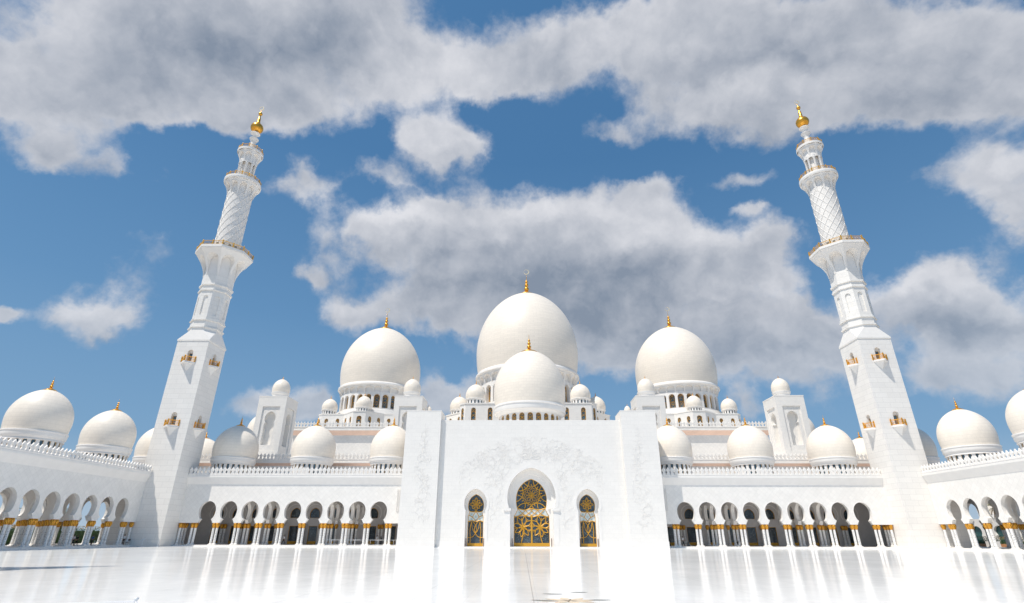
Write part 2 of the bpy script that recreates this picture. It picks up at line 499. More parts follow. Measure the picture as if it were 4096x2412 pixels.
def dome(name, label, loc, R, zring, zc, ztop, ztip, zroof, group, drum=None, plate=None, cres=False, seg=64):
    """dome thing: loc=(x,y,z roof). drum: dict(n, r, ww, zb, zt) windows around the drum"""
    x, y = loc
    T = thing(name, label, 'dome', (x, y, zroof), group)
    mb = MB(); mb.lathe(dome_prof(R, R * .955, zring, zc, ztop, 20, plate), seg, x, y, 0)
    shell = mb.build('shell', M['dome'], T, smooth=True)
    mb = MB()
    d = drum or {}
    rd = d.get('r', R * .86); zw = d.get('bulge', zring - .07 * R)
    zbulb = d.get('zu', zring - .3 * R)
    mb.lathe([(R * .95, zring + .01 * R), (R * 1.0, zring), (R * 1.005, zring - .04 * R), (R * .985, zring - .055 * R), (R * .985, zw), (R * .975, (zw + zbulb) / 2 + .02 * R), (R * .93, zbulb + .06 * R), (rd + .04 * R, zbulb), (rd + .01, zbulb - .02 * R), (rd - .02 * R, zbulb - .02 * R)], seg, x, y, 0)
    mb.build('cornice', M['white'], T, smooth='auto')
    n = d.get('n', 0)
    if n:
        # drum: one arched bay per window, mapped round the cylinder
        mb = MB(); ww = d['ww']; hw = pi * rd / n; t = d.get('t', .3 * ww)
        prof = round_arch(ww / 2, d['zb'], d['zt'] - ww / 2, d['zt'], 6)
        for k in range(n):
            a0 = -pi / 2 + 2 * pi * k / n
            if d.get('front') and sin(a0) > .35: continue
            def P(px, pz, dd, a0=a0): 
                a = a0 + px / rd; r = rd - dd
                return (x + r * cos(a), y + r * sin(a), pz)
            arch_bay(mb, hw, zroof, zbulb, prof, P, t, back=False)
        mb.build('drum', M['white'], T)
        rg = rd - t
        for k in range(n):
            a0 = -pi / 2 + 2 * pi * k / n
            if sin(a0) > .35: continue
            mbw = MB(); mbf = MB()
            def P(px, pz, dd, a0=a0):
                r = rg - dd
                return (x + r * cos(a0) - px * sin(a0), y + r * sin(a0) + px * cos(a0), pz)
            pr = round_arch(ww / 2 * 1.02, d['zb'], d['zt'] - ww / 2, d['zt'] + .01, 6)
            panel(mbw, pr, P, .02)
            w = mbw.build('window', M['pane'], T)
            # gold frame and lattice
            e = .06 * ww / .5 * d.get('fw', 1)
            path = [(-a, b) for a, b in pr] + [(a, b) for a, b in pr[::-1][1:]]
            mbf.tube([P(a * .93, b, -.01) for a, b in path], e, 4)
            if d.get('lattice'):
                H = d['zt'] - d['zb']
                for s_ in (-1, 1):
                    mbf.tube([P(s_ * ww * .45 * sin(i * .55), d['zb'] + H * i / 11, -.02) for i in range(12)], e * .55, 4)
                    mbf.tube([P(s_ * ww * .23 * cos(i * .9), d['zb'] + H * i / 11, -.02) for i in range(12)], e * .5, 4)
                for f in (.28, .55, .8): mbf.tube([P(-ww * .48, d['zb'] + H * f, -.02), P(0, d['zb'] + H * (f + .07), -.02), P(ww * .48, d['zb'] + H * f, -.02)], e * .5, 4)
            mbf.build('frame', M['goldflat'], w)
    else:
        mb = MB(); mb.lathe([(rd, zbulb), (rd, zroof)], seg, x, y, 0); mb.build('drum', M['white'], T, smooth=True)
    pl = plate or R * .22
    zf = ztop
    mb = MB(); mb.lathe([(pl * .98, -.12)] + finial_prof(ztip - zf, pl), 20, x, y, zf)
    f = mb.build('finial', M['gold'], T, smooth=True)
    if cres:
        mb = MB(); r = cres; crescent(mb, x, y, ztip + r * .8, r, .08 * r)
        mb.build('crescent', M['cream'], f)
    return T

# ------------------------------------------------------------------ arcades
ARCH = dict(wb=1.36, zb=3.92, wn=1.0, zn=4.62, wm=1.62, zm=6.15, zp=7.85)
def arcade_arch(k=1.0):
    return horseshoe(ARCH['wb'] * k, ARCH['zb'], ARCH['wn'] * k, ARCH['zn'], ARCH['wm'] * k, ARCH['zm'], ARCH['zp'])

def cornice(mb, P, s0, s1, zt=12.75, zs=12.2, zb=10.9, over=.53, warm_bounce=False):
    """fascia + slanted soffit along s; P(s,z,d) with d negative = outward"""
    A = [(over, zt), (over, zt - .08), (over * .9, zt - .1), (over * .9, zs + .3), (over, zs + .27), (over, zs), (0, zb)]
    for (o1, z1), (o2, z2) in zip(A, A[1:]):
        mb.quad(P(s0, z1, -o1), P(s1, z1, -o1), P(s1, z2, -o2), P(s0, z2, -o2), 1 if warm_bounce and o2 == 0 else 0)
    mb.quad(P(s0, zt, -over), P(s1, zt, -over), P(s1, zt, .6), P(s0, zt, .6))
    for s in (s0, s1):
        mb.add([P(s, z, -o) for o, z in A] + [P(s, zt, 0)], [tuple(range(len(A) + 1))])

def facade_arcade(sg):
    side = 'left' if sg < 0 else 'right'
    T = thing('arcade', ('white marble arcade of nine keyhole arches between left minaret and entrance portal' if sg < 0 else
                         'white marble arcade of nine keyhole arches between entrance portal and right minaret'), 'arcade', (sg * 46, 109, 0), 'courtyard arcades with keyhole arches and gilded capitals')
    YF = 109.0; th = .66; ZC = 8.7
    P0 = lambda s, z, d: (sg * s, YF + d, z)
    mb = MB(); ax = [29.3 + 4.15 * k for k in range(9)]; hw = 4.15 / 2
    prof = arcade_arch()
    for c in ax: arch_bay(mb, hw, 3.92, 10.9, prof, lambda x_, z, d, c=c: P0(c + x_, z, d), th)
    for a, b in ((24.5, 29.3 - hw), (ax[-1] + hw, 67.65)):
        for d in (0, th): mb.quad(P0(a, 3.92, d), P0(b, 3.92, d), P0(b, 10.9, d), P0(a, 10.9, d))
        mb.quad(P0(a, 3.92, 0), P0(b, 3.92, 0), P0(b, 3.92, th), P0(a, 3.92, th))
    mb.quad(P0(24.5, 10.9, th), P0(67.65, 10.9, th), P0(67.65, 12.7, th), P0(24.5, 12.7, th))
    mb.build('wall', M['diamond'], T)
    # archivolt rim, slightly proud
    for c in ax:
        mb = MB()
        pr = [(x_ * 1.0 + .0, z) for x_, z in prof if z > 4.6]
        out = []
        for x_, z in pr:
            dx, dz = x_, z - 6.1; L = sqrt(dx * dx + dz * dz)
            out.append((x_ + dx / L * .17, z + dz / L * .17))
        full = lambda q: [(-a, b) for a, b in q] + [(a, b) for a, b in q[::-1][1:]]
        fi, fo = full(pr), full(out)
        for i in range(len(fi) - 1):
            mb.quad(P0(c + fi[i][0], fi[i][1], -.03), P0(c + fi[i + 1][0], fi[i + 1][1], -.03), P0(c + fo[i + 1][0], fo[i + 1][1], -.03), P0(c + fo[i][0], fo[i][1], -.03))
            mb.quad(P0(c + fo[i][0], fo[i][1], -.03), P0(c + fo[i + 1][0], fo[i + 1][1], -.03), P0(c + fo[i + 1][0], fo[i + 1][1], .0), P0(c + fo[i][0], fo[i][1], .0))
        mb.build('archivolt', M['white'], T)
    mb = MB(); cornice(mb, P0, 24.5, 67.66); mb.build('cornice', M['white'], T)
    n = 52
    merlons(T, [(sg * (67.6 - .42 - i * .826), YF - .36, 12.75) for i in range(n)], 0)
    # gallery interior
    mb = MB()
    mb.box(min(sg * 24.5, sg * 85), max(sg * 24.5, sg * 85), YF + th + .004, 121, ZC, 12.68)
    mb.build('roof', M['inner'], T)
    # back wall with doors
    mb = MB(); YB = 121.0
    Pb = lambda s, z, d: (sg * s, YB + d, z)
    dprof = [(.95, .1), (.95, 3.62), (0, 3.621)]
    axb = ax + [ax[-1] + 4.15]
    for c in axb:
        pr = horseshoe(1.0, 5.15, 1.001, 5.16, 1.12, 5.9, 7.2, steps=False)
        arch_bay(mb, hw, 3.95, ZC, pr, lambda x_, z, d, c=c: Pb(c + x_, z, d), .25, back=False)
        arch_bay(mb, hw, .1, 3.95, dprof, lambda x_, z, d, c=c: Pb(c + x_, z, d), .25, back=False)
    for a, b in ((24.5, 29.3 - hw), (axb[-1] + hw, 85)): mb.quad(Pb(a, 0, 0), Pb(b, 0, 0), Pb(b, ZC, 0), Pb(a, ZC, 0))
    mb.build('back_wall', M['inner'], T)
    mb = MB()
    for c in axb:   # recessed arch moulding round each gallery door
        for r0, r1, dd in ((1.72, 1.86, -.10),):
            for i in range(24):
                a0, a1 = -.6 + (pi + 1.2) * i / 24, -.6 + (pi + 1.2) * (i + 1) / 24
                q = lambda r, a: Pb(c + r * cos(a), 6.1 + r * sin(a), dd)
                mb.quad(q(r0, a0), q(r0, a1), q(r1, a1), q(r1, a0))
    mb.build('door_moulding', M['white'], T)
    for c in axb:
        mbd = MB(); mbd.quad(Pb(c - .95, .1, .2), Pb(c + .95, .1, .2), Pb(c + .95, 3.62, .2), Pb(c - .95, 3.62, .2))
        d_ = mbd.build('door', M['glass'], T)
        mbf = MB(); w = .07
        for a, b, z0, z1 in ((c - .95, c - .95 + w, .1, 3.62), (c + .95 - w, c + .95, .1, 3.62), (c - .95, c + .95, 3.62 - w, 3.62), (c - .95, c + .95, .1, .66)):
            mbf.box(min(sg * a, sg * b), max(sg * a, sg * b), YB + .12, YB + .19, z0, z1)
        mbf.build('frame', M['goldflat'], d_)
        mbw = MB(); pr = horseshoe(1.0, 5.15, 1.001, 5.16, 1.12, 5.9, 7.2, steps=False)
        panel(mbw, pr, lambda x_, z, d, c=c: Pb(c + x_, z, d), .2)
        w_ = mbw.build('window', M['glass'], T)
        mbf = MB(); path = [(-a, b) for a, b in pr] + [(a, b) for a, b in pr[::-1][1:]]
        mbf.tube([Pb(c + a * .95, 5.15 + (b - 5.15) * .97, .15) for a, b in path], .05, 4, closed=True)
        mbf.build('frame', M['goldflat'], w_)
    # transverse arches
    mb = MB(); prf = horseshoe(1.3, 3.92, 1.0, 4.62, 1.55, 6.1, 7.7)
    for k in (1.5, 2.5, 5.5, 6.5):
        s = 29.3 + 4.15 * k
        for c in (YF + th + 1.87, YF + th + 5.64, YF + th + 9.41):
            arch_bay(mb, 1.885, 3.92, ZC, prf, lambda x_, z, d, c=c, s=s: (sg * (s - .33 + d), c + x_, z), .66)
    mb.build('transverse_arches', M['white'], T)
    for k in range(10):
        s = 29.3 + 4.15 * (k - .5)
        for dx in (-.33, .33): column(T, sg * (s + dx), YF + .33)
        if k in (2, 3, 6, 7):
            for dx in (-.33, .33): column(T, sg * (s + dx), 113.2)
            column(T, sg * s, 117.0)
        else:
            for dx in (-.33, .33): column(T, sg * (s + dx), 120.2)
    for yy in (YF + .33, YF + 1.2, YF + 2.1): column(T, sg * 67.2, yy)
    mb = MB()   # perforated white panel hung beside the portal
    x0 = 25.15; x1 = 25.95
    for i in range(15):
        z = 6.2 + i * .26
        mb.box(min(sg * x0, sg * x1), max(sg * x0, sg * x1), YF - .16, YF - .08, z, z + .06)
    for s in (x0, (x0 + x1) / 2 - .03, x1 - .06): mb.box(min(sg * s, sg * (s + .06)), max(sg * s, sg * (s + .06)), YF - .2, YF - .1, 6.1, 10.1)
    mb.box(min(sg * x0, sg * x1), max(sg * x0, sg * x1), YF - .075, YF - .02, 6.1, 10.1)
    mb.build('ventilation_grille', M['white'], T)
    mb = MB(); mb.box(min(sg * 24.5, sg * 68), max(sg * 24.5, sg * 68), YF - .55, 121, ZF - .04, .1)
    mb.build('plinth', M['white'], T)

def wing_arcade(sg):
    T = thing('arcade', ('shaded side arcade with keyhole arches running from the left edge to the left minaret' if sg < 0 else
                         'sunlit side arcade with keyhole arches running from right minaret to the right edge'), 'arcade', (sg * 73, 85, 0), 'courtyard arcades with keyhole arches and gilded capitals')
    XF = 73.0; th = .66; ZC = 8.7; K = 11; pit = 3.87; hw = pit / 2
    P0 = lambda s, z, d: (sg * (XF + d), s, z)
    prof = arcade_arch(.95); c0 = 100.15; Y1 = 104.68; Yend = c0 - pit * (K - 1) - hw
    for nm, D, flip in (('wall', 0, 1), ('outer_wall', 12, 1)):
        mb = MB()
        for k in range(-4 if D else 0, K):
            c = c0 - pit * k
            arch_bay(mb, hw, 3.92, 10.9, prof, lambda x_, z, d, c=c: P0(c + x_, z, D + d), th)
        if not D:
            for d in (D, D + th): mb.quad(P0(c0 + hw, 3.92, d), P0(Y1, 3.92, d), P0(Y1, 10.9, d), P0(c0 + hw, 10.9, d))
            mb.quad(P0(c0 + hw, 3.92, D), P0(Y1, 3.92, D), P0(Y1, 3.92, D + th), P0(c0 + hw, 3.92, D + th))
        else: mb.box(min(sg * 85, sg * 85.66), max(sg * 85, sg * 85.66), c0 + 4 * pit + hw, 121, -.2, 12.7); mb.quad(P0(Y1, 10.9, D), P0(c0 + 4 * pit + hw, 10.9, D), P0(c0 + 4 * pit + hw, 12.7, D), P0(Y1, 12.7, D))
        mb.quad(P0(Yend, 10.9, D + (th if not D else 0)), P0(Y1, 10.9, D + (th if not D else 0)), P0(Y1, 12.7, D + (th if not D else 0)), P0(Yend, 12.7, D + (th if not D else 0)))
        mb.build(nm, M['diamond'], T)
    mb = MB(); cornice(mb, P0, Yend, Y1 - .02); mb.build('cornice', M['white'], T)
    n = int((Y1 - Yend) / .826)
    merlons(T, [(sg * (XF - .36), Y1 - .45 - i * .76, 12.75) for i in range(n)], pi / 2, .88)
    mb = MB(); mb.box(min(sg * (XF + th + .004), sg * (XF + 12)), max(sg * (XF + th + .004), sg * (XF + 12)), Yend, 109.64, ZC, 12.68)
    mb.build('roof', M['inner'], T)
    mb = MB(); prf = horseshoe(1.3, 3.92, 1.0, 4.62, 1.55, 6.1, 7.7)
    for k in (1.5, 2.5, 5.5, 6.5, 9.5):
        s = c0 - pit * k
        for c in (XF + th + 1.89, XF + th + 5.67, XF + th + 9.45):
            arch_bay(mb, 1.89, 3.92, ZC, prf, lambda x_, z, d, c=c, s=s: (sg * (c + x_), s - .33 + d, z), .66)
    mb.build('transverse_arches', M['white'], T)
    mb = MB(); mb.box(min(sg * (XF - .55), sg * (XF + 13)), max(sg * (XF - .55), sg * (XF + 13)), Yend, Y1, ZF - .04, .1); mb.box(min(sg * 74.5, sg * 86), max(sg * 74.5, sg * 86), Y1 + .004, 121, ZF - .04, .1); mb.build('plinth', M['white'], T)
    for k in range(-4, 0):
        for dx in (-.33, .33): column(T, sg * (XF + 12.33), c0 - pit * (k - .5) + dx)
    # wall closing the gallery beside the minaret
    mb = MB(); mb.box(min(sg * 74.4, sg * 78.2), max(sg * 74.4, sg * 78.2), 104.75, 105.2, .1, ZC); mb.build('end_wall', M['course'], T)
    for k in range(K + 1):
        s = c0 - pit * (k - .5)
        for dx in (-.33, .33):
            column(T, sg * (XF + .33), s + dx)
            if k < 9: column(T, sg * (XF + 12.33), s + dx)
        if k in (2, 3, 6, 7):
            for xx in (XF + 4.4, XF + 8.2):
                for dx in (-.33, .33): column(T, sg * xx, s + dx)
    column(T, sg * (XF + .33), 104.2)

facade_arcade(-1); facade_arcade(1); wing_arcade(-1); wing_arcade(1)

# ------------------------------------------------------------------ minarets
def oct_poly(cx, cy, a, rot=0.0):
    r = a / cos(pi / 8)
    return [(cx + r * cos(pi / 8 + rot + k * pi / 4), cy + r * sin(pi / 8 + rot + k * pi / 4)) for k in range(8)]

def railing(parent, pts, z, h, closed, mat, post=.09, name='railing', fill=True):
    """railing along world xy points; posts at each point"""
    mb = MB(); n = len(pts)
    for (x, y) in pts:
        mb.box(x - post, x + post, y - post, y + post, z, z + h + .12)
        mb.lathe([(post * 1.1, 0), (post * .5, .08), (0, .2)], 6, x, y, z + h + .12)
    for i in range(n if closed else n - 1):
        (xa, ya), (xb, yb) = pts[i], pts[(i + 1) % n]
        for f, r in ((.98, .055), (.84, .03), (.12, .045)): mb.tube([(xa, ya, z + h * f), (xb, yb, z + h * f)], r, 4)
        L = sqrt((xb - xa) ** 2 + (yb - ya) ** 2)
        if fill:
            m = max(2, int(L / .55))
            for j in range(m):
                f = (j + .5) / m; cx_, cy_ = xa + (xb - xa) * f, ya + (yb - ya) * f
                ux, uy = (xb - xa) / L, (yb - ya) / L; r = min(.2, L / m * .42)
                star = []
                for q in range(10):
                    rr = r if q % 2 == 0 else r * .45
                    star.append((cx_ + ux * rr * sin(q * pi / 5), cy_ + uy * rr * sin(q * pi / 5), z + h * .48 + rr * cos(q * pi / 5) * 1.3))
                mb.tube(star, .03, 4, closed=True)
                mb.tube([(xa + (xb - xa) * j / m, ya + (yb - ya) * j / m, z + h * .12), (xa + (xb - xa) * j / m, ya + (yb - ya) * j / m, z + h * .95)], .022, 4)
    return mb.build(name, mat, parent)

def corbel_ring(mb, cx, cy, n, z0, z1, r0, r1, octa, ztop_arch, t=.45, ww=.78, mi=0):
    """flaring ring of arched niches from radius/apothem r0 at z0 to r1 at z1"""
    def R(z):
        f = max(0, min(1, (z - z0) / (z1 - z0)))
        return r0 + (r1 - r0) * (f ** 1.7)
    prof0 = round_arch(.5 * ww, 0, .62, .9, 7)
    for k in range(n):
        a0 = 2 * pi * k / n + (0 if octa else pi / n)
        if octa:
            def P(u, z, d, a0=a0):
                a = R(z) - d; half = a * tan(pi / n) if True else 0
                x_ = u * 2 * R(z) * tan(pi / n) if d == 0 else u * 2 * a * tan(pi / n)
                return (cx + a * cos(a0) - x_ * sin(a0), cy + a * sin(a0) + x_ * cos(a0), z)
        else:
            def P(u, z, d, a0=a0):
                a = a0 + u * 2 * pi / n; r = R(z) - d
                return (cx + r * cos(a), cy + r * sin(a), z)
        pr = [(x_, z0 + (z1 - z0) * zz * (ztop_arch)) for x_, zz in prof0]
        pr = [(x_, z) for x_, z in pr]
        # niche back follows the shaft
        zb, zp = pr[0][1], pr[-1][1]
        for (xa, za), (xb, z_b) in zip(pr, pr[1:]):
            if z_b - za < 1e-5: continue
            m = max(1, int((z_b - za) / .5))
            for j in range(m):
                f0, f1 = j / m, (j + 1) / m
                x0_, x1_ = xa + (xb - xa) * f0, xa + (xb - xa) * f1; zz0, zz1 = za + (z_b - za) * f0, za + (z_b - za) * f1
                mb.quad(P(-.5, zz0, 0), P(-x0_, zz0, 0), P(-x1_, zz1, 0), P(-.5, zz1, 0), mi)
                mb.quad(P(x0_, zz0, 0), P(.5, zz0, 0), P(.5, zz1, 0), P(x1_, zz1, 0), mi)
                for s_ in (-1, 1):
                    q0 = R(zz0) - r0 + .02; q1 = R(zz1) - r0 + .02
                    mb.quad(P(s_ * x0_, zz0, 0), P(s_ * x1_, zz1, 0), P(s_ * x1_, zz1, q1), P(s_ * x0_, zz0, q0), mi)
        m = 4
        for j in range(m):
            za, z_b = zp + (z1 - zp) * j / m, zp + (z1 - zp) * (j + 1) / m
            mb.quad(P(-.5, za, 0), P(.5, za, 0), P(.5, z_b, 0), P(-.5, z_b, 0), mi)

MIN_LABELS = {(-1, 0): 'tall white marble minaret with gilded balconies standing left of the entrance portal',
              (1, 0): 'tall white marble minaret with gilded balconies standing right of the entrance portal'}
def minaret(sg, X=None, Y=108.04, label=None, detail=True):
    X = sg * 70.99 if X is None else X
    T = thing('minaret', label or MIN_LABELS[(sg, 0)], 'minaret', (X, Y, 0), 'minarets at the corners of the courtyard')
    S = 3.344
    mb = MB()
    # square tower with niches for the balcony doors on court faces
    sides = {'S': (0, -1), 'I': (-sg, 0)}
    Pf = {'S': lambda u, z, d: (X + u, Y - S + d, z), 'I': lambda u, z, d: (X - sg * (S - d), Y + u, z)}
    for key in ('S', 'I'):
        P = Pf[key]; z = 0
        for zb in (21.75, 34.85):
            arch_bay(mb, S, z, zb + 3.6, round_arch(.58, zb, zb + 1.9, zb + 2.5, 8), P, .55, back=False)
            z = zb + 3.6
        mb.quad(P(-S, z, 0), P(S, z, 0), P(S, 39.3, 0), P(-S, 39.3, 0))
    mb.quad((X - S, Y + S, 0), (X + S, Y + S, 0), (X + S, Y + S, 39.3), (X - S, Y + S, 39.3))
    xo = X + sg * S
    mb.quad((xo, Y - S, 0), (xo, Y + S, 0), (xo, Y + S, 39.3), (xo, Y - S, 39.3))
    for key in ('S', 'I'):   # niche backs
        for zb in (21.75, 34.85): panel(mb, round_arch(.6, zb, zb + 1.9, zb + 2.52, 8), Pf[key], .55)
    q = S + .1
    sqp = lambda a: [(X - a, Y - a), (X + a, Y - a), (X + a, Y + a), (X - a, Y + a)]
    mb.prism(sqp(q), 39.3, 39.62)
    mb.prism(sqp(S + .05), ZF - .04, 1.25)
    mb.build('square_shaft', M['course'], T)
    # transition pyramid faces square -> octagon
    mb = MB(); a8 = 3.0
    o8 = oct_poly(X, Y, a8 + .12); zb, zt = 39.62, 41.9
    sq = [(X + q, Y + q), (X - q, Y + q), (X - q, Y - q), (X + q, Y - q)]
    sq = [(X + q * sx, Y + q * sy) for sx, sy in ((1, 1), (-1, 1), (-1, -1), (1, -1))]
    for k in range(4):
        # octagon vertices: k*2 and k*2+1 surround corner k (angles 22.5,67.5 ...)
        v0, v1 = o8[2 * k], o8[2 * k + 1]; c = sq[k]; cn = sq[(k + 1) % 4]; w = o8[(2 * k + 2) % 8]
        mb.add([(c[0], c[1], zb), (v0[0], v0[1], zt), (v1[0], v1[1], zt)], [(0, 1, 2)])
        mb.add([(c[0], c[1], zb), (v1[0], v1[1], zt), (w[0], w[1], zt), (cn[0], cn[1], zb)], [(0, 1, 2, 3)])
    mb.build('transition', M['white'], T)
    # octagonal storey
    mb = MB()
    def band(z0, z1, a): mb.prism(oct_poly(X, Y, a), z0, z1)
    band(41.9, 42.5, a8 + .12); band(42.5, 42.75, a8 + .32); band(42.75, 44.2, a8 + .06); band(44.2, 44.42, a8 + .3); band(44.42, 44.9, a8 + .12)
    for k in range(8):
        a0 = k * pi / 4
        def P(u, z, d, a0=a0):
            a = a8 - d
            return (X + a * cos(a0) - u * sin(a0), Y + a * sin(a0) + u * cos(a0), z)
        h = a8 * tan(pi / 8)
        pr = round_arch(.52, 45.5, 49.5, 50.1, 8)
        arch_bay(mb, h, 44.9, 51.3, pr, P, .22, back=False)
        panel(mb, pr, P, .22)
    band(51.3, 51.6, a8 + .22); band(51.6, 52.6, a8 + .02); band(52.6, 52.95, a8 + .25); band(52.95, 55.6, a8 + .0)
    mb.build('octagonal_shaft', M['course'], T)
    mb = MB(); mb.prism(oct_poly(X, Y, a8 - .003), 55.6, 60.6, cap=False)
    corbel_ring(mb, X, Y, 8, 55.3, 60.75, a8 + .06, 5.45, True, .93)
    mb.prism(oct_poly(X, Y, 5.5), 60.75, 60.95); mb.prism(oct_poly(X, Y, 5.62), 60.95, 61.5)
    mb.build('octagonal_balcony', M['white'], T)
    pts = oct_poly(X, Y, 5.45); rp = []
    for i in range(8):
        (xa, ya), (xb, yb) = pts[i], pts[(i + 1) % 8]
        rp += [(xa, ya), ((xa + xb) / 2, (ya + yb) / 2)]
    rl = railing(T, rp, 61.5, 1.05, True, M['bronze'], .1)
    if detail:
        for i in range(24):
            a = 2 * pi * (i + .5) / 24; r = 4.85
            mbl = MB(); cx_, cy_ = X + r * cos(a), Y + r * sin(a)
            c_, s_ = cos(a), sin(a)
            def B(u, v, w): return (cx_ + u * c_ - v * s_, cy_ + u * s_ + v * c_, w)
            vs = [B(u, v, w + .16 * (u > 0)) for w in (61.85, 62.2) for v in (-.26, .26) for u in (-.12, .12)]
            mbl.add(vs, [(0, 2, 3, 1), (4, 5, 7, 6), (0, 1, 5, 4), (2, 6, 7, 3), (0, 4, 6, 2), (1, 3, 7, 5)])
            mbl.tube([B(0, -.28, 61.5), B(0, -.28, 62.0)], .03, 4); mbl.tube([B(0, .28, 61.5), B(0, .28, 62.0)], .03, 4)
            mbl.build('floodlight', M['lamp'], T)
    # round diagrid shaft
    mb = MB(); rs = 2.72
    mb.lathe([(rs + .12, 61.5), (rs + .12, 61.9), (rs, 61.95), (rs, 81)], 48, X, Y)
    cyl = mb.build('round_shaft', M['shaft'], T, smooth='auto')
    mb = MB(); nh = 11
    for s_ in (-1, 1):
        for k in range(nh):
            a0 = 2 * pi * k / nh
            mb.tube([(X + (rs + .03) * cos(a0 + s_ * 2 * pi * .62 * j / 30), Y + (rs + .03) * sin(a0 + s_ * 2 * pi * .62 * j / 30), 61.95 + 16.6 * j / 30) for j in range(31)], .062, 5)
    mb.build('diagonal_ribs', M['white'], T, smooth=True)
    mb = MB(); corbel_ring(mb, X, Y, 10, 77.2, 81.1, rs + .05, 4.05, False, .93)
    mb.lathe([(3.95, 81.1), (4.15, 81.15), (4.22, 81.5), (4.2, 81.95), (4.0, 82.0), (1.0, 82.0)], 60, X, Y)
    mb.build('round_balcony', M['white'], T)
    railing(T, [(X + 3.95 * cos(2 * pi * k / 16), Y + 3.95 * sin(2 * pi * k / 16)) for k in range(16)], 82.0, .95, True, M['bronze'], .085)
    mb = MB(); mb.lathe([(1.25, 82), (1.25, 88.2)], 24, X, Y); mb.build('core', M['shaft'], T, smooth=True)
    for k in range(8):
        a = 2 * pi * (k + .5) / 8; mb = MB()
        mb.lathe([(.36, 82), (.36, 82.3), (.27, 82.35), (.25, 87.0), (.34, 87.15), (.36, 87.3), (.3, 87.4), (.38, 87.9)], 14, X + 1.72 * cos(a), Y + 1.72 * sin(a))
        mb.build('pillar', M['white'], T, smooth='auto')
    mb = MB(); corbel_ring(mb, X, Y, 8, 87.4, 90.7, 2.0, 2.95, False, .93)
    mb.lathe([(1.9, 87.4), (1.97, 87.4), (1.97, 90.7)], 40, X, Y)
    mb.lathe([(2.9, 90.7), (3.03, 90.8), (3.05, 91.3), (2.9, 91.4), (.3, 91.4)], 48, X, Y)
    mb.build('upper_balcony', M['white'], T)
    railing(T, [(X + 2.85 * cos(2 * pi * k / 10), Y + 2.85 * sin(2 * pi * k / 10)) for k in range(10)], 91.4, .95, True, M['bronze'], .07)
    mb = MB(); mb.lathe([(.9, 91.4), (.85, 92.6), (.62, 94.2), (.6, 94.8), (.95, 95.6), (1.12, 95.85), (1.12, 95.95), (.7, 96.1), (.5, 96.5), (.5, 96.8), (.8, 97.3), (1.15, 97.6), (1.15, 97.75), (.7, 97.95), (.55, 98.2)], 28, X, Y)
    mb.build('stem', M['white'], T, smooth='auto')
    pf = [(.35, 98.1)]
    for i in range(1, 10): 
        a = pi * i / 11 ; pf.append((1.55 * sin(a), 99.65 - 1.5 * cos(a)))
    pf += [(.55, 101.3), (.42, 101.8), (.36, 103.0), (.3, 103.1), (.2, 103.6), (.2, 103.9)]
    for i in range(1, 8): pf.append((max(.12, .5 * sin(pi * i / 8)), 104.45 - .5 * cos(pi * i / 8)))
    pf += [(.06, 105.2), (.02, 105.7), (0, 105.75)]
    mb = MB(); mb.lathe(pf, 32, X, Y); fin = mb.build('finial', M['gold'], T, smooth=True)
    mb = MB(); crescent(mb, X, Y, 106.35, .62, .07); mb.build('crescent', M['cream'], fin)
    if not detail: return T
    # small prow-shaped balconies on both court faces
    for key in ('S', 'I'):
        P = Pf[key]
        for z0 in (34.6, 21.5):
            hwid, pr_ = 1.5, 1.4
            mb = MB()
            A, B_, C_ = (-hwid, 0), (0, -pr_), (hwid, 0)
            tri = [A, (-.14, -pr_), (.14, -pr_), C_]
            up_ = [P(u, z0, d) for u, d in tri]; lo = [P(u, z0 - .32, d) for u, d in tri]; tip = P(0, z0 - 1.95, 0)
            mb.add(up_ + lo, [(0, 1, 2, 3), (0, 4, 5, 1), (1, 5, 6, 2), (2, 6, 7, 3)])
            l2 = [P(u * .78, z0 - .42, d * .70) for u, d in tri]
            mb.add(lo + l2 + [tip], [(0, 4, 5, 1), (1, 5, 6, 2), (2, 6, 7, 3), (8, 5, 4), (8, 6, 5), (8, 7, 6)])
            bal = mb.build('small_balcony', M['white'], T)
            rp = [P(u, 0, d)[:2] for u, d in [(-hwid + .08, -.08), (-.02, -pr_ + .1), (hwid - .08, -.08)]]
            railing(bal, rp, z0, 1.05, False, M['gold'], .09)
            mb = MB(); zb = z0 + .25
            a, b, c_, d_ = P(-.38, zb, .5), P(.38, zb, .5), P(.38, zb + 1.75, .5), P(-.38, zb + 1.75, .5)
            mb.quad(a, b, c_, d_, 1)
            mb.tube([P(-.38, zb, .46), P(-.38, zb + 1.75, .46), P(.38, zb + 1.75, .46), P(.38, zb, .46)], .09, 4, mi=0)
            mb.build('balcony_door', [M['goldflat'], M['pane']], T)
    return T
minaret(-1); minaret(1)
minaret(-1, -69.0, 5.5, 'minaret behind the viewer on the left whose thin shadow falls across the court', detail=False)

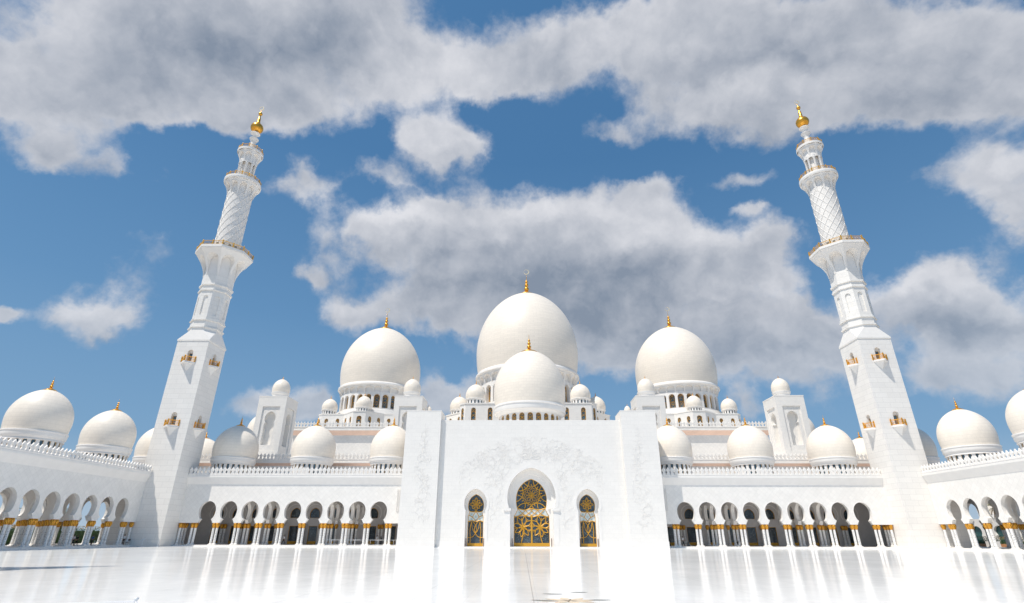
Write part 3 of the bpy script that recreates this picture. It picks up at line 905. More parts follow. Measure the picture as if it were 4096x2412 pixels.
# ------------------------------------------------------------------ entrance portal
PT = thing('entrance_portal', 'huge plain white marble entrance block with three gilded doors and carved flower vines', 'portal', (0, 105, 0))
YW = 105.8
Pw = lambda x, z, d: (x, YW + d, z)
mb = MB()
out_c = horseshoe(3.98, 0, 4.0, 6.45, 4.5, 8.5, 13.75, steps=False, n=12)
out_s = horseshoe(1.83, 0, 1.72, 6.1, 2.1, 7.4, 9.95, steps=False, n=10)
arch_bay(mb, 6.45, 0, 22.8, out_c, Pw, 1.3, back=False)
for c in (-10.45, 10.45): arch_bay(mb, 4.0, 0, 22.8, out_s, lambda x, z, d, c=c: Pw(c + x, z, d), 1.3, back=False)
for a, b in ((-17.66, -14.45), (14.45, 17.66)): mb.quad(Pw(a, 0, 0), Pw(b, 0, 0), Pw(b, 22.8, 0), Pw(a, 22.8, 0))
mb.build('front_wall', M['slab'], PT)
mb = MB()
mb.box(-17.66, 17.66, YW + .02, 126.8, 21.9, 22.8)
mb.box(-17.66, -17.4, YW + 2.2, 119, 0, 21.9); mb.box(17.4, 17.66, YW + 2.2, 119, 0, 21.9); mb.box(-17.4, 17.4, 118.7, 119, 0, 21.9)
mb.build('roof_block', M['slab'], PT)
for s_ in (-1, 1):
    mb = MB(); a, b = sorted((s_ * 17.67, s_ * 24.5)); mb.box(a, b, 104.98, 111.0, 0, 24.5)
    mb.box(a - .03, b + .03, 104.95, 111.03, 24.42, 24.55)
    mb.build('side_pylon', M['slab'], PT)
    mb = MB(); mb.box(a - .06, b + .06, 104.9, 111.0, ZF - .04, .98); mb.build('pylon_plinth', M['white'], PT)
# inner orders of the doorways
mb = MB()
in_c = horseshoe(3.32, 0, 2.62, 6.45, 2.92, 8.6, 11.85, n=12)
# scalloped shoulders of the inner opening
in_c = [(3.32, 0), (3.32, 5.3), (3.2, 5.45), (3.08, 5.5), (3.02, 5.75), (2.88, 5.82), (2.84, 6.1), (2.7, 6.18), (2.66, 6.45)] + horseshoe(2.6, 6.44, 2.6, 6.46, 2.92, 8.15, 11.85, steps=False, n=12)[3:]
mid_c = [(x * 1.0, z) for x, z in horseshoe(3.6, 0, 3.15, 6.45, 3.72, 8.35, 12.75, steps=False, n=12)]
arch_bay(mb, 6.0, 0, 14.2, mid_c, lambda x, z, d: Pw(x, z, 1.3 + d), .35, back=False)
arch_bay(mb, 5.0, 0, 14.2, in_c, lambda x, z, d: Pw(x, z, 1.65 + d), .4, back=False)
in_s = [(1.46, 0), (1.46, 5.2), (1.36, 5.35), (1.34, 5.6), (1.24, 5.7), (1.2, 5.95)] + horseshoe(1.16, 5.96, 1.16, 5.98, 1.5, 7.05, 9.05, steps=False, n=10)[3:]
for c in (-10.45, 10.45): arch_bay(mb, 3.0, 0, 11.0, in_s, lambda x, z, d, c=c: Pw(c + x, z, 1.3 + d), .4, back=False)
mb.build('doorway_orders', M['white'], PT)
mb = MB()
for s_ in (-1, 1):   # imposts and jambs of the central arch
    for x0, x1, z0, z1, pr in ((3.99, 5.0, 0, 5.95, .05), (3.9, 5.1, 5.95, 6.1, .14), (3.82, 5.2, 6.1, 6.5, .24)):
        a, b = sorted((s_ * x0, s_ * x1)); mb.box(a, b, YW - pr, YW - .003, z0, z1)
    a, b = sorted((s_ * 5.02, s_ * 8.4)); mb.box(a, b, YW - .07, YW - .003, 0, .98)
    a, b = sorted((s_ * 12.5, s_ * 17.6)); mb.box(a, b, YW - .07, YW - .003, 0, .98)
def rim(mb, prof, c, w, d, zmin, zm):
    pr = [(x, z) for x, z in prof if z >= zmin]; zc_ = pr[0][1] + 1.6 * pr[0][0] * .5
    out = []
    for i, (x, z) in enumerate(pr):
        j0, j1 = max(0, i - 1), min(len(pr) - 1, i + 1)
        tx, tz = pr[j1][0] - pr[j0][0], pr[j1][1] - pr[j0][1]; L = sqrt(tx * tx + tz * tz) or 1
        nx, nz = tz / L, -tx / L
        if i == len(pr) - 1: nx, nz = 0, 1.3
        elif z < zm or nz < 0.02: nx, nz = 1, 0
        out.append((x + nx * w, z + nz * w))
    full = lambda q: [(-a, b) for a, b in q] + [(a, b) for a, b in q[::-1][1:]]
    fi, fo = full(pr), full(out)
    for i in range(len(fi) - 1):
        A, B_, C_, D_ = [(c + q[0], q[1]) for q in (fi[i], fi[i + 1], fo[i + 1], fo[i])]
        mb.quad((A[0], YW - d, A[1]), (B_[0], YW - d, B_[1]), (C_[0], YW - d, C_[1]), (D_[0], YW - d, D_[1]))
        mb.quad((D_[0], YW - d, D_[1]), (C_[0], YW - d, C_[1]), (C_[0], YW, C_[1]), (D_[0], YW, D_[1]))
        mb.quad((A[0], YW - d, A[1]), (B_[0], YW - d, B_[1]), (B_[0], YW, B_[1]), (A[0], YW, A[1]))
rim(mb, out_c, 0, .62, .06, 6.5, 8.5)
for c in (-10.45, 10.45): rim(mb, out_s, c, .5, .06, 0, 7.4)
mb.build('arch_surround', M['white'], PT)

def arc_pts(cx, cz, r, a0, a1, n=12): return [(cx + r * cos(a0 + (a1 - a0) * i / n), cz + r * sin(a0 + (a1 - a0) * i / n)) for i in range(n + 1)]
def petal(cx, cz, a, L, w, n=8):
    """pointed petal outline from the centre outwards"""
    o = []
    for s_ in (-1, 1):
        seg = [(L * t, s_ * w * sin(pi * t) ** .9) for t in [i / n for i in range(n + 1)]]
        if s_ > 0: seg = seg[::-1]
        o += seg
    return [(cx + x * cos(a) - y * sin(a), cz + x * sin(a) + y * cos(a)) for x, y in o]
def bars(mb, pts, c, d, r, closed=False): mb.tube([(c + x, YW + d, z) for x, z in pts], r, 5, closed=closed)

def grand_door(c, prof, dpt, big):
    D = MB(); panel(D, prof, lambda x, z, d: Pw(c + x, z, d), dpt + .16)
    door = D.build('door', M['glass'], PT)
    F = MB(); r = .088 if big else .075
    full = [(-a, b) for a, b in prof] + [(a, b) for a, b in prof[::-1][1:]]
    bars(F, full, c, dpt + .08, r * 1.25)
    yb = dpt + .1
    if big:
        zc = 8.9
        F.box(c - 3.3, c + 3.3, YW + dpt, YW + dpt + .15, .05, .62)
        F.box(c - .14, c + .14, YW + dpt + .02, YW + dpt + .15, .6, 5.3)
        F.tube([(c - 1.95, YW + yb, .6), (c - 1.65, YW + yb, 1.7), (c - 1.6, YW + yb, 2.6)], r, 5); F.tube([(c + 1.95, YW + yb, .6), (c + 1.65, YW + yb, 1.7), (c + 1.6, YW + yb, 2.6)], r, 5)
        # rose: inner petals, star outline and outer arcs
        for k in range(10): bars(F, petal(0, zc, 2 * pi * k / 10 + pi / 2, 1.28, .27), c, yb, r * .55, True)
        star = []
        for k in range(20):
            a = pi / 2 + 2 * pi * k / 20; rr = 1.62 if k % 2 == 0 else 1.28
            star.append((rr * cos(a), zc + rr * sin(a)))
        bars(F, star, c, yb, r * .9, True)
        def inside(x, z):
            for (xa, za), (xb, z_b) in zip(prof, prof[1:]):
                if za <= z <= z_b: return abs(x) <= xa + (xb - xa) * ((z - za) / max(1e-6, z_b - za)) + .03
            return False
        for k in range(9):
            a = pi / 2 + 2 * pi * k / 9
            cx_, cz_ = 3.35 * cos(a), zc + 3.35 * sin(a)
            seg = [p for p in arc_pts(cx_, cz_, 1.75, 0, 2 * pi, 48)]
            run = []
            for p in seg + seg[:1]:
                dd = sqrt(p[0] ** 2 + (p[1] - zc) ** 2)
                if inside(*p) and dd > 1.6 and p[1] > 6.5: run.append(p)
                else:
                    if len(run) > 2: bars(F, run, c, yb, r)
                    run = []
            if len(run) > 2: bars(F, run, c, yb, r)
            bars(F, [(1.6 * cos(a), zc + 1.6 * sin(a)), (2.05 * cos(a), zc + 2.05 * sin(a))], c, yb, r)
        # two big blossoms on the leaves
        for s_ in (-1, 1):
            fx, fz = s_ * 1.6, 3.35
            for k in range(8):
                a = pi / 2 + 2 * pi * k / 8 + .2 * s_
                L = 1.98 if k in (0, 1, 7, 2, 6) else 1.75
                pts = petal(fx, fz, a, L, .37)
                pts = [(max(-3.24, min(3.24, x)) if s_ < 0 or True else x, max(1.0, min(5.2, z))) for x, z in pts]
                pts = [(min(-.1, x) if s_ < 0 else max(.1, x), z) for x, z in pts]
                bars(F, pts, c, yb, r * .9, True)
                b0, b1 = a + pi / 8, 1.62
                tip = (max(-3.24, min(3.24, fx + b1 * cos(b0))), max(.9, min(5.1, fz + b1 * sin(b0))))
                tip = (min(-.1, tip[0]) if s_ < 0 else max(.1, tip[0]), tip[1])
                bars(F, [(fx + .7 * cos(b0), fz + .7 * sin(b0)), tip], c, yb, r * .6)
        # white band with gold lattice
        F.tube([(c + x, YW + yb, 6.42 + .12 * cos(x * pi / 1.33)) for x in [-2.66 + 5.32 * i / 20 for i in range(21)]], r, 5)
        F.tube([(c + x, YW + yb, 5.22 - .16 * cos(x * pi / 1.66)) for x in [-3.32 + 6.64 * i / 24 for i in range(25)]], r, 5)
        for s_ in (-1, 1):
            for x0 in (-1.7, -.55, .55, 1.7):
                bars(F, [(x0 + s_ * (-.75 + 1.5 * t), 5.25 + 1.15 * t - .12 * sin(pi * t)) for t in [i / 8 for i in range(9)]], c, yb - .01, r * .7)
        zb0, zb1, hwb = 5.2, 6.42, 2.62
    else:
        zc = 7.25
        F.box(c - 1.45, c + 1.45, YW + dpt, YW + dpt + .15, .05, .55)
        for k in range(8): bars(F, petal(0, zc, 2 * pi * k / 8 + pi / 2, 1.22 if k % 2 == 0 else 1.0, .30), c, yb, r * .7, True)
        star = []
        for k in range(16):
            a = pi / 2 + 2 * pi * k / 16; rr = 1.02 if k % 2 == 0 else .6
            star.append((rr * cos(a), zc + rr * sin(a)))
        bars(F, star, c, yb, r * .75, True)
        for s_ in (-1, 1):
            bars(F, [(s_ * x, z) for x, z in ((.95, .55), (.92, 1.4), (1.02, 2.6), (.95, 3.4), (.8, 4.2))], c, yb, r)
            bars(F, [(s_ * x, z) for x, z in ((-.0, 2.2), (.35, 2.6), (.62, 3.2), (.75, 4.1))], c, yb, r * .8)
            bars(F, [(s_ * x, z) for x, z in ((0, 2.2), (-.22, 2.8), (-.1, 3.4), (.25, 3.95), (.5, 4.2))], c, yb, r * .8)
            bars(F, [(s_ * x, z) for x, z in ((0, 2.2), (.4, 1.7), (.9, 1.5), (1.4, 1.55))], c, yb, r * .8)
            bars(F, [(s_ * x, z) for x, z in ((0, 4.35), (.5, 4.9), (.9, 5.15), (1.4, 5.35))], c, yb - .01, r * .8)
            bars(F, [(s_ * x, z) for x, z in ((0, 5.95), (.3, 5.6), (.5, 5.2), (.6, 5.0))], c, yb - .01, r * .8)
        F.tube([(c + x, YW + yb, 5.95 + .06 * cos(x * pi / .6)) for x in [-1.2 + 2.4 * i / 12 for i in range(13)]], r, 5)
        F.tube([(c + x, YW + yb, 4.3 - .1 * cos(x * pi / .73)) for x in [-1.45 + 2.9 * i / 12 for i in range(13)]], r, 5)
        zb0, zb1, hwb = 4.3, 5.95, 1.3
    F.build('frame', M['goldflat'], door)
    Bn = MB()
    pr = [(x, z) for x, z in prof if zb0 < z < zb1]
    w0 = prof[1][0]
    pr = [(w0, zb0)] + pr + [(pr[-1][0] - .02, zb1)]
    panel(Bn, pr, lambda x, z, d: Pw(c + x, z, d), dpt + .13)
    bn = Bn.build('glass_band', M['band'], door)
    St = MB()
    for (sx, sz) in ([(-2.2, 5.85), (2.2, 5.85), (0, 5.95), (-.9, 5.5), (.9, 5.5)] if big else [(-.85, 5.5), (.85, 5.5), (0, 5.1), (-.75, 4.65), (.75, 4.65)]):
        star = []
        for k in range(10):
            a = pi / 2 + 2 * pi * k / 10; rr = .34 if k % 2 == 0 else .13
            star.append((c + sx + rr * cos(a), YW + dpt + .12, sz + rr * sin(a)))
        St.add([(c + sx, YW + dpt + .12, sz)] + star, [(0, 1 + i, 1 + (i + 1) % 10) for i in range(10)])
    St.build('star_motif', plain('pale_green_star', (.42, .52, .50), .3), door)
grand_door(0, in_c, 1.75, True)
for c in (-10.45, 10.45): grand_door(c, in_s, 1.4, False)
for c, w in ((0, 3.6), (-10.45, 1.62), (10.45, 1.62)):
    for s_ in (-1, 1):
        mb = MB(); x = c + s_ * w; mb.box(x - .07, x + .07, YW + .5, YW + .8, 0, 1.35); mb.lathe([(.07, 0), (.05, .06), (0, .08)], 8, x, YW + .65, 1.35)
        mb.build('door_bollard', plain('brown_bollard', (.16, .10, .08), .4), PT)

mb = MB(); mb.box(-17.6, 17.6, YW - .3, YW + 2.3, ZF - .04, .02); mb.build('door_step', M['white'], PT)
# carved vines on the portal
def vines(mb, region, seeds, y, rnd, scale=.78, gap=None):
    def leaf(x, z, a, L):
        w = L * .42
        pts = [(0, 0), (L * .45, w * .5), (L, 0), (L * .45, -w * .5)]
        q = [(x + u * cos(a) - v * sin(a), y - .015, z + u * sin(a) + v * cos(a)) for u, v in pts]
        top = (x + L * .45 * cos(a), y - .022, z + L * .45 * sin(a))
        base = [(p[0], y, p[2]) for p in q]
        mb.add(base + [top], [(0, 1, 4), (1, 2, 4), (2, 3, 4), (3, 0, 4)])
    def flower(x, z, r):
        ring = []
        for k in range(10):
            a = 2 * pi * k / 10; rr = r if k % 2 == 0 else r * .55
            ring.append((x + rr * cos(a), y - .01, z + rr * sin(a)))
        mid = [(x + r * .35 * cos(2 * pi * k / 10), y - .022, z + r * .35 * sin(2 * pi * k / 10)) for k in range(10)]
        mb.add(ring + mid, [(k, (k + 1) % 10, 10 + (k + 1) % 10, 10 + k) for k in range(10)] + [tuple(range(10, 20))])
    def grow(x, z, a, n, curl, depth):
        pts = []; k = curl
        for i in range(n):
            if not region(x, z) : break
            pts.append((x, y - .02, z))
            x += .22 * scale * cos(a); z += .22 * scale * sin(a); a += k + rnd.uniform(-.12, .12); k += rnd.uniform(-.02, .02); k = max(-.35, min(.35, k))
            if i % 2 == 1: leaf(x, z, a + rnd.choice((-1, 1)) * rnd.uniform(.5, 1.2), rnd.uniform(.2, .34) * scale)
            if i % 7 == 5 and rnd.random() < .6: flower(x + rnd.uniform(-.2, .2), z + rnd.uniform(-.2, .2), rnd.uniform(.14, .24) * scale)
            if depth and i % 5 == 4: grow(x, z, a + rnd.choice((-1, 1)) * 1.0, int(n * .45), -k * 1.6 + rnd.uniform(-.1, .1), depth - 1)
        if len(pts) > 3:
            mb.tube(pts, .018 * scale, 4, taper=.6)
            flower(pts[-1][0], pts[-1][2], .2 * scale)
    for (x, z, a, n, c) in seeds: grow(x, z, a, n, c, 2)
rnd = random.Random(3)
M['relief'] = plain('carved_marble', (.83, .805, .77), .45, var=.02)
mb = MB()
def reg_c(x, z):
    if abs(x) > 13.8 or z > 19.6 - .045 * x * x * .6 or z < 1.8: return False
    dx, dz = x, z - 9.2
    if dx * dx / 30 + dz * dz / 34 < 1 or (abs(x) < 5.6 and z < 9): return False
    ax_ = abs(x) - 10.45
    if ax_ * ax_ / 8.5 + (z - 7.8) ** 2 / 9.5 < 1 or (abs(ax_) < 2.7 and z < 9): return False
    if abs(x) > 12.9 and z < 12: return z > 2.4
    return True
seeds = []
for s_ in (-1, 1):
    for i in range(22):
        seeds.append((s_ * rnd.uniform(.5, 10.5), rnd.uniform(14.8, 18.2), rnd.uniform(0, 6.28), 24, rnd.choice((-.12, .12))))
    for i in range(16): seeds.append((s_ * rnd.uniform(5.9, 7.4), 2.2 + i * .6, pi / 2 + rnd.uniform(-.4, .4), 18, rnd.choice((-.1, .1))))
    for i in range(9): seeds.append((s_ * rnd.uniform(12.9, 13.6), 3 + i * 1.1, pi / 2 + rnd.uniform(-.3, .3), 12, rnd.choice((-.1, .1))))
    for i in range(14): seeds.append((s_ * rnd.uniform(5, 12.5), rnd.uniform(10.8, 14), rnd.uniform(0, 3.1), 22, rnd.choice((-.12, .12))))
vines(mb, reg_c, seeds, YW, rnd)
ring = []
for k in range(8):   # central lotus above the door
    a = pi / 2 + (k - 3.5) * .42
    mb.tube([(x, YW - .03, z) for x, z in petal(0, 15.6, a, 1.9, .34)], .03, 4, closed=True)
mb.build('vine_relief', M['relief'], PT)
for s_ in (-1, 1):
    mb = MB(); cxx = s_ * 20.6
    def reg(x, z):
        w = 1.7 - max(0, (z - 14) * .16)
        return abs(x - cxx) < max(.3, w) and 2.2 < z < 22
    seeds = [(cxx + rnd.uniform(-.9, .9), 2.8 + i * 1.05, pi / 2 + rnd.uniform(-.7, .7), 15, rnd.choice((-.16, .16))) for i in range(17)] + [(cxx + rnd.uniform(-1.2, 1.2), 2.8 + i * .62, rnd.uniform(0, 6.28), 13, rnd.choice((-.2, .2))) for i in range(28)] + [(cxx, 15.5 + i * 1.5, pi / 2, 12, .03) for i in range(4)]
    vines(mb, reg, seeds, 104.98, rnd)
    mb.build('vine_relief', M['relief'], PT)

# ------------------------------------------------------------------ hall tiers behind the arcades
for s_ in (-1, 1):
    T = thing('terrace_wall', ('low crenellated terrace wall behind the small domes left of the portal' if s_ < 0 else 'low crenellated terrace wall behind the small domes right of the portal'), 'wall', (s_ * 49, 121, 12.7), 'crenellated terrace walls')
    mb = MB(); a, b = sorted((s_ * 17.7, s_ * 84)); mb.box(a, b, 121.02, 126.9, 8.75, 17.15); mb.build('wall', M['diamond'], T)
    mb = MB(); cornice(mb, lambda s, z, d: (s_ * s, 121 + d, z), 17.8, 84, 17.15, 16.35, 15.8, .5, True); mb.build('cornice', [M['white'], M['warm_bounce']], T)
    merlons(T, [(s_ * (24.8 + i * .83), 120.66, 17.15) for i in range(60)], 0, .9)
HALL = thing('prayer_hall', 'wide upper block of the prayer hall with crenellated roof edge behind the small domes', 'hall', (0, 141, 0))
mb = MB(); mb.box(-62.2, 62.2, 141.3, 182, 17.15, 27.9); mb.build('upper_wall', M['diamond'], HALL)
mb = MB(); mb.box(-84, 84, 126.91, 182, 8.7, 16.9); mb.build('terrace', M['white'], HALL)
mb = MB(); cornice(mb, lambda s, z, d: (s, 141.3 + d, z), -62.6, 62.6, 27.9, 27.0, 25.9, 1.0, True); mb.build('cornice', [M['diamond'], M['warm_bounce']], HALL)
for s_ in (-1, 1): merlons(HALL, [(s_ * (30.5 + i * .845), 140.6, 27.9) for i in range(38)], 0, 1.02)

# drum base blocks with stepped bays
def block_poly(cx, cy, k):
    q = [(1.7, -17), (5.6, -13), (12.0, -13), (13.6, -11.4)]
    pts = []
    half = [(1.7, -17.0), (5.6, -13.0), (11.9, -13.0)]
    base = [(-x, y) for x, y in half[::-1]] + half     # front side left to right
    for r in range(4):
        a = r * pi / 2
        pts += [(cx + k * (x * cos(a) - y * sin(a)), cy + k * (x * sin(a) + y * cos(a))) for x, y in base]
    return pts
def block(cx, cy, k, z0, z1, label, group):
    T = thing('octagonal_block', label, 'roof block', (cx, cy, z0), group)
    poly = block_poly(cx, cy, k)
    mb = MB(); n = len(poly)
    wins = []
    for i in range(n):
        (xa, ya), (xb, yb) = poly[i], poly[(i + 1) % n]
        L = sqrt((xb - xa) ** 2 + (yb - ya) ** 2)
        ux, uy = (xb - xa) / L, (yb - ya) / L
        m = max(1, round(L / (3.4 if k < 1.2 else 4.2)))
        vis = (ya + yb) / 2 < cy + 2
        h = L / m / 2; ww = (.85 if L < 4.2 else 1.0) * (1.0 if k < 1.2 else 1.25)
        if abs(uy) < .1 and L < 6: ww *= 1.6
        for j in range(m):
            c = (j + .5) * L / m
            def P(u, z, d, c=c, xa=xa, ya=ya, ux=ux, uy=uy): return (xa + ux * (c + u) - uy * d, ya + uy * (c + u) + ux * d, z)
            pr = round_arch(ww / 2, z1 - 4.2, z1 - 1.9, z1 - 1.35, 6) if k < 1.2 else round_arch(ww / 2, z1 - 4.6, z1 - 1.9, z1 - 1.2, 6)
            if vis:
                arch_bay(mb, h, z0, z1 - .25, pr, P, .3, back=False)
                wins.append((pr, P, ww))
            else: mb.quad(P(-h, z0, 0), P(h, z0, 0), P(h, z1, 0), P(-h, z1, 0))
    po = [(cx + (x - cx) * 1.008, cy + (y - cy) * 1.008) for x, y in poly]
    mb.prism(po, z1 - .25, z1)
    mb.build('wall', M['slab'], T)
    for pr, P, ww in wins:
        mw = MB(); panel(mw, pr, P, .28); w = mw.build('window', M['pane'], T)
        mf = MB(); path = [(-a, b) for a, b in pr] + [(a, b) for a, b in pr[::-1][1:]]
        mf.tube([P(a * .92, b, .22) for a, b in path], .07, 4)
        H = pr[-1][1] - pr[0][1]
        for s_ in (-1, 1):
            mf.tube([P(s_ * ww * .44 * sin(i * .8), pr[0][1] + H * i / 10, .2) for i in range(11)], .045, 4)
        for f in (.3, .6, .82): mf.tube([P(-ww * .45, pr[0][1] + H * f, .2), P(0, pr[0][1] + H * (f + .08), .2), P(ww * .45, pr[0][1] + H * f, .2)], .04, 4)
        mf.build('frame', M['goldflat'], w)
    return T
block(-46, 161, 1.0, 27.9, 33.0, 'stepped white base with arched windows under the large dome left of centre', 'stepped bases under the large domes')
block(46, 161, 1.0, 27.9, 33.0, 'stepped white base with arched windows under the large dome right of centre', 'stepped bases under the large domes')
block(0, 161, 1.43, 27.9, 34.7, 'stepped white base with arched windows under the largest dome in the middle', 'stepped bases under the large domes')

# large domes
def big_drum(T, x, y, n, rd, z0, zarc, zr, R, ww, zwt, k):
    """drum with tall niches, windows, and a flaring arched corbel ring"""
    mb = MB(); hw = pi * rd / n
    pr = round_arch(ww / 2, z0 + .35 * k, zwt - ww / 2, zwt, 7)
    for i in range(n):
        a0 = -pi / 2 + 2 * pi * i / n
        def P(u, z, d, a0=a0):
            a = a0 + u / rd; r = rd - d
            return (x + r * cos(a), y + r * sin(a), z)
        arch_bay(mb, hw, z0, zarc, pr, P, .95 * k, back=False)
    mb.lathe([(rd * 1.0, z0), (rd * 1.07, z0 - .25 * k), (rd * 1.08, z0 - .3 * k), (rd * 1.12, z0 - 2.4 * k)], 72, x, y)
    mb.build('drum', M['white'], T)
    # corbel ring
    mb = MB(); zA, zB = zarc, zr - .5 * k
    prA = round_arch(.44, zA, zA + (zB - zA) * .45, zA + (zB - zA) * .84, 7)
    r0, r1 = rd + .02, R * .985
    def Rz(z): return r0 + .12 * k + (r1 - r0 - .12 * k) * max(0, (z - zA) / (zB - zA)) ** 1.2
    for i in range(n):
        a0 = -pi / 2 + 2 * pi * i / n
        def P(u, z, d, a0=a0):
            a = a0 + u * 2 * pi / n; r = Rz(z) - d * (Rz(z) - rd * .97)
            return (x + r * cos(a), y + r * sin(a), z)
        arch_bay(mb, .5, zA, zB, prA, P, 1.0, back=False)
    mb.lathe([(rd * .975, zA - .1), (rd * .975, zB)], 72, x, y)
    mb.build('corbel_arches', M['white'], T)
    for i in range(n):
        a0 = -pi / 2 + 2 * pi * i / n
        if sin(a0) > .2: continue
        mw = MB(); mf = MB()
        rg = rd - .93 * k
        def P(u, z, d, a0=a0):
            r = rg - d
            return (x + r * cos(a0) - u * sin(a0), y + r * sin(a0) + u * cos(a0), z)
        p2 = [(a * .96, b) for a, b in pr]
        panel(mw, p2, P, 0); w = mw.build('window', M['pane'], T)
        path = [(-a, b) for a, b in p2] + [(a, b) for a, b in p2[::-1][1:]]
        mf.tube([P(a * .95, b, -.06) for a, b in path], .09 * k, 4)
        H = pr[-1][1] - pr[0][1]; zb = pr[0][1]
        for s_ in (-1, 1):
            mf.tube([P(s_ * ww * .42 * sin(j * .5), zb + H * j / 14, -.08) for j in range(15)], .035 * k, 4)
            mf.tube([P(s_ * ww * .2 + s_ * ww * .18 * cos(j * .8), zb + H * j / 14 * .93, -.08) for j in range(15)], .03 * k, 4)
        for f in (.22, .42, .62, .8): mf.tube([P(-ww * .45, zb + H * f, -.08), P(0, zb + H * (f + .06), -.08), P(ww * .45, zb + H * f, -.08)], .032 * k, 4)
        mf.build('frame', M['goldflat'], w)

def large_dome(x, R, rd, z0, zarc, zr, zc, zt, ztip, n, ww, zwt, k, label, cr, plate):
    T = thing('dome', label, 'dome', (x, 161, z0), 'large domes of the prayer hall')
    mb = MB(); mb.lathe(dome_prof(R, R * .955, zr + .25 * k, zc, zt, 26, plate), 96, x, 161)
    mb.build('shell', M['dome'], T, smooth=True)
    mb = MB(); mb.lathe([(R * .93, zr + .5 * k), (R * .975, zr + .45 * k), (R * .99, zr + .2 * k), (R * 1.0, zr + .1 * k), (R * 1.005, zr - .35 * k), (R * .985, zr - .5 * k), (R * .9, zr - .5 * k)], 96, x, 161)
    mb.build('cornice', M['white'], T, smooth='auto')
    big_drum(T, x, 161, n, rd, z0, zarc, zr, R, ww, zwt, k)
    zf = zt; mb = MB(); mb.lathe([(plate * .98, -.3)] + finial_prof(ztip - zf, plate), 24, x, 161, zf)
    f = mb.build('finial', M['gold'], T, smooth=True)
    mb = MB(); crescent(mb, x, 161, ztip + cr * .9, cr, .08 * cr); mb.build('crescent', M['cream'], f)
large_dome(-45.9, 12.15, 11.15, 34.9, 39.9, 42.3, 48.2, 62.9, 69.2, 28, 1.75, 39.2, 1.0, 'large white marble dome with crescent finial left of the tallest central dome', .75, 2.1)
large_dome(46, 12.15, 11.15, 34.9, 39.9, 42.3, 48.2, 62.9, 69.2, 28, 1.75, 39.2, 1.0, 'large white marble dome with crescent finial right of the tallest central dome', .75, 2.1)
large_dome(0, 16.0, 14.7, 36.6, 43.1, 46.5, 54.2, 74.8, 82.9, 28, 2.3, 42.2, 1.3, 'largest and tallest white marble dome with crescent finial in the middle', .95, 2.7)

# front dome over the entrance
dome('dome', 'cream white dome with gilded finial standing directly above the entrance portal', (0, 116.5), 7.93, 27.5, 31.1, 40.2, 45.0, 22.79, None,
     dict(n=24, r=6.76, ww=1.16, zb=23.25, zt=25.25, bulge=26.2, zu=25.45, t=.3, fw=.5, lattice=True), plate=2.0, seg=96)

# small arcade domes
pos = ['nearest the left minaret', 'second from the left minaret', 'touching the left of the portal', 'touching the right of the portal', 'second from the right minaret', 'nearest the right minaret']
DR = dict(n=24, r=3.92, ww=.52, zb=13.3, zt=15.2, bulge=15.95, zu=15.15, t=.2, fw=.75)
for (x, lab) in zip((-62.6, -45.9, -29.3, 29.3, 45.9, 62.6), pos):
    dome('dome', 'small white dome with gold finial on the front arcade, ' + lab, (x, 115), 4.42, 16.55, 18.5, 23.3, 25.75, 12.7, 'small domes on the arcade roofs', DR, plate=.95, seg=64)
for sg, w in ((-1, 'left'), (1, 'right')):
    for y, lab in ((99.6, 'on the %s side arcade, nearer the minaret' % w), (84.1, 'on the %s side arcade, farther from the minaret' % w), (68.6, 'on the %s side arcade, closest to the viewer' % w)):
        dome('dome', 'small white dome with gold finial ' + lab, (sg * 79, y), 4.3, 16.55, 18.5, 23.3, 25.75, 12.7, 'small domes on the arcade roofs', DR, plate=.95, seg=64)
    dome('dome', 'small white dome half hidden behind the outer side of the %s minaret' % w, (sg * 79, 115), 4.42, 16.55, 18.5, 23.3, 25.75, 12.7, 'small domes on the arcade roofs', DR, plate=.95, seg=64)
    dome('dome', 'distant small dome with gold finial peeking past the inner edge of the %s minaret' % w, (sg * 79.4, 131.5), 4.42, 16.95, 18.8, 23.4, 25.6, 12.7, 'small domes on the arcade roofs', DR, plate=.95, seg=64)
    dome('dome', 'distant white dome mostly hidden behind the %s outer roof tower' % w, (sg * 73, 147.5), 4.42, 26.0, 28.0, 33.0, 35.3, 16.9, 'small domes on the arcade roofs', None, plate=.95, seg=48)

# turret domes around the big domes
TD = lambda k, zr: dict(n=16, r=1.98 * k, ww=.34 * k, zb=zr - 1.25 * k, zt=zr - .42 * k, bulge=zr - .12 * k, zu=zr - .3 * k, t=.12, fw=.5)
def turret(x, y, k, z0, label):
    R = 2.2 * k; zr = z0 + 1.45 * k
    dome('dome', label, (x, y), R, zr, zr + .75 * k, z0 + 4.75 * k, z0 + 5.9 * k, z0 - .02, 'turret domes around the large domes', TD(k, zr), plate=.3 * k, seg=40)
for sg, w in ((-1, 'left'), (1, 'right')):
    turret(sg * 46.0, 147.2, 1.0, 33.0, 'small turret dome in front of the %s large dome' % w)
    turret(sg * 56.8, 150.6, 1.0, 33.0, 'small turret dome at the outer front corner of the %s large dome' % w)
    turret(sg * 60.6, 161, 1.0, 33.0, 'small turret dome partly hidden at the outer side of the %s large dome' % w)
    dome('dome', 'tiny dome cap just showing between the portal and the %s inner roof tower' % w, (sg * 30.2, 161), 1.1, 35.6, 36.0, 38.0, 38.7, 33.0, 'turret domes around the large domes', None, plate=.2, seg=32)
    turret(sg * 14.6, 146.6, 1.3, 34.7, 'turret dome beside the front dome at the %s front corner of the central base' % w)
    turret(sg * 20.8, 161, 1.3, 34.7, 'turret dome at the %s outer side of the central base' % w)

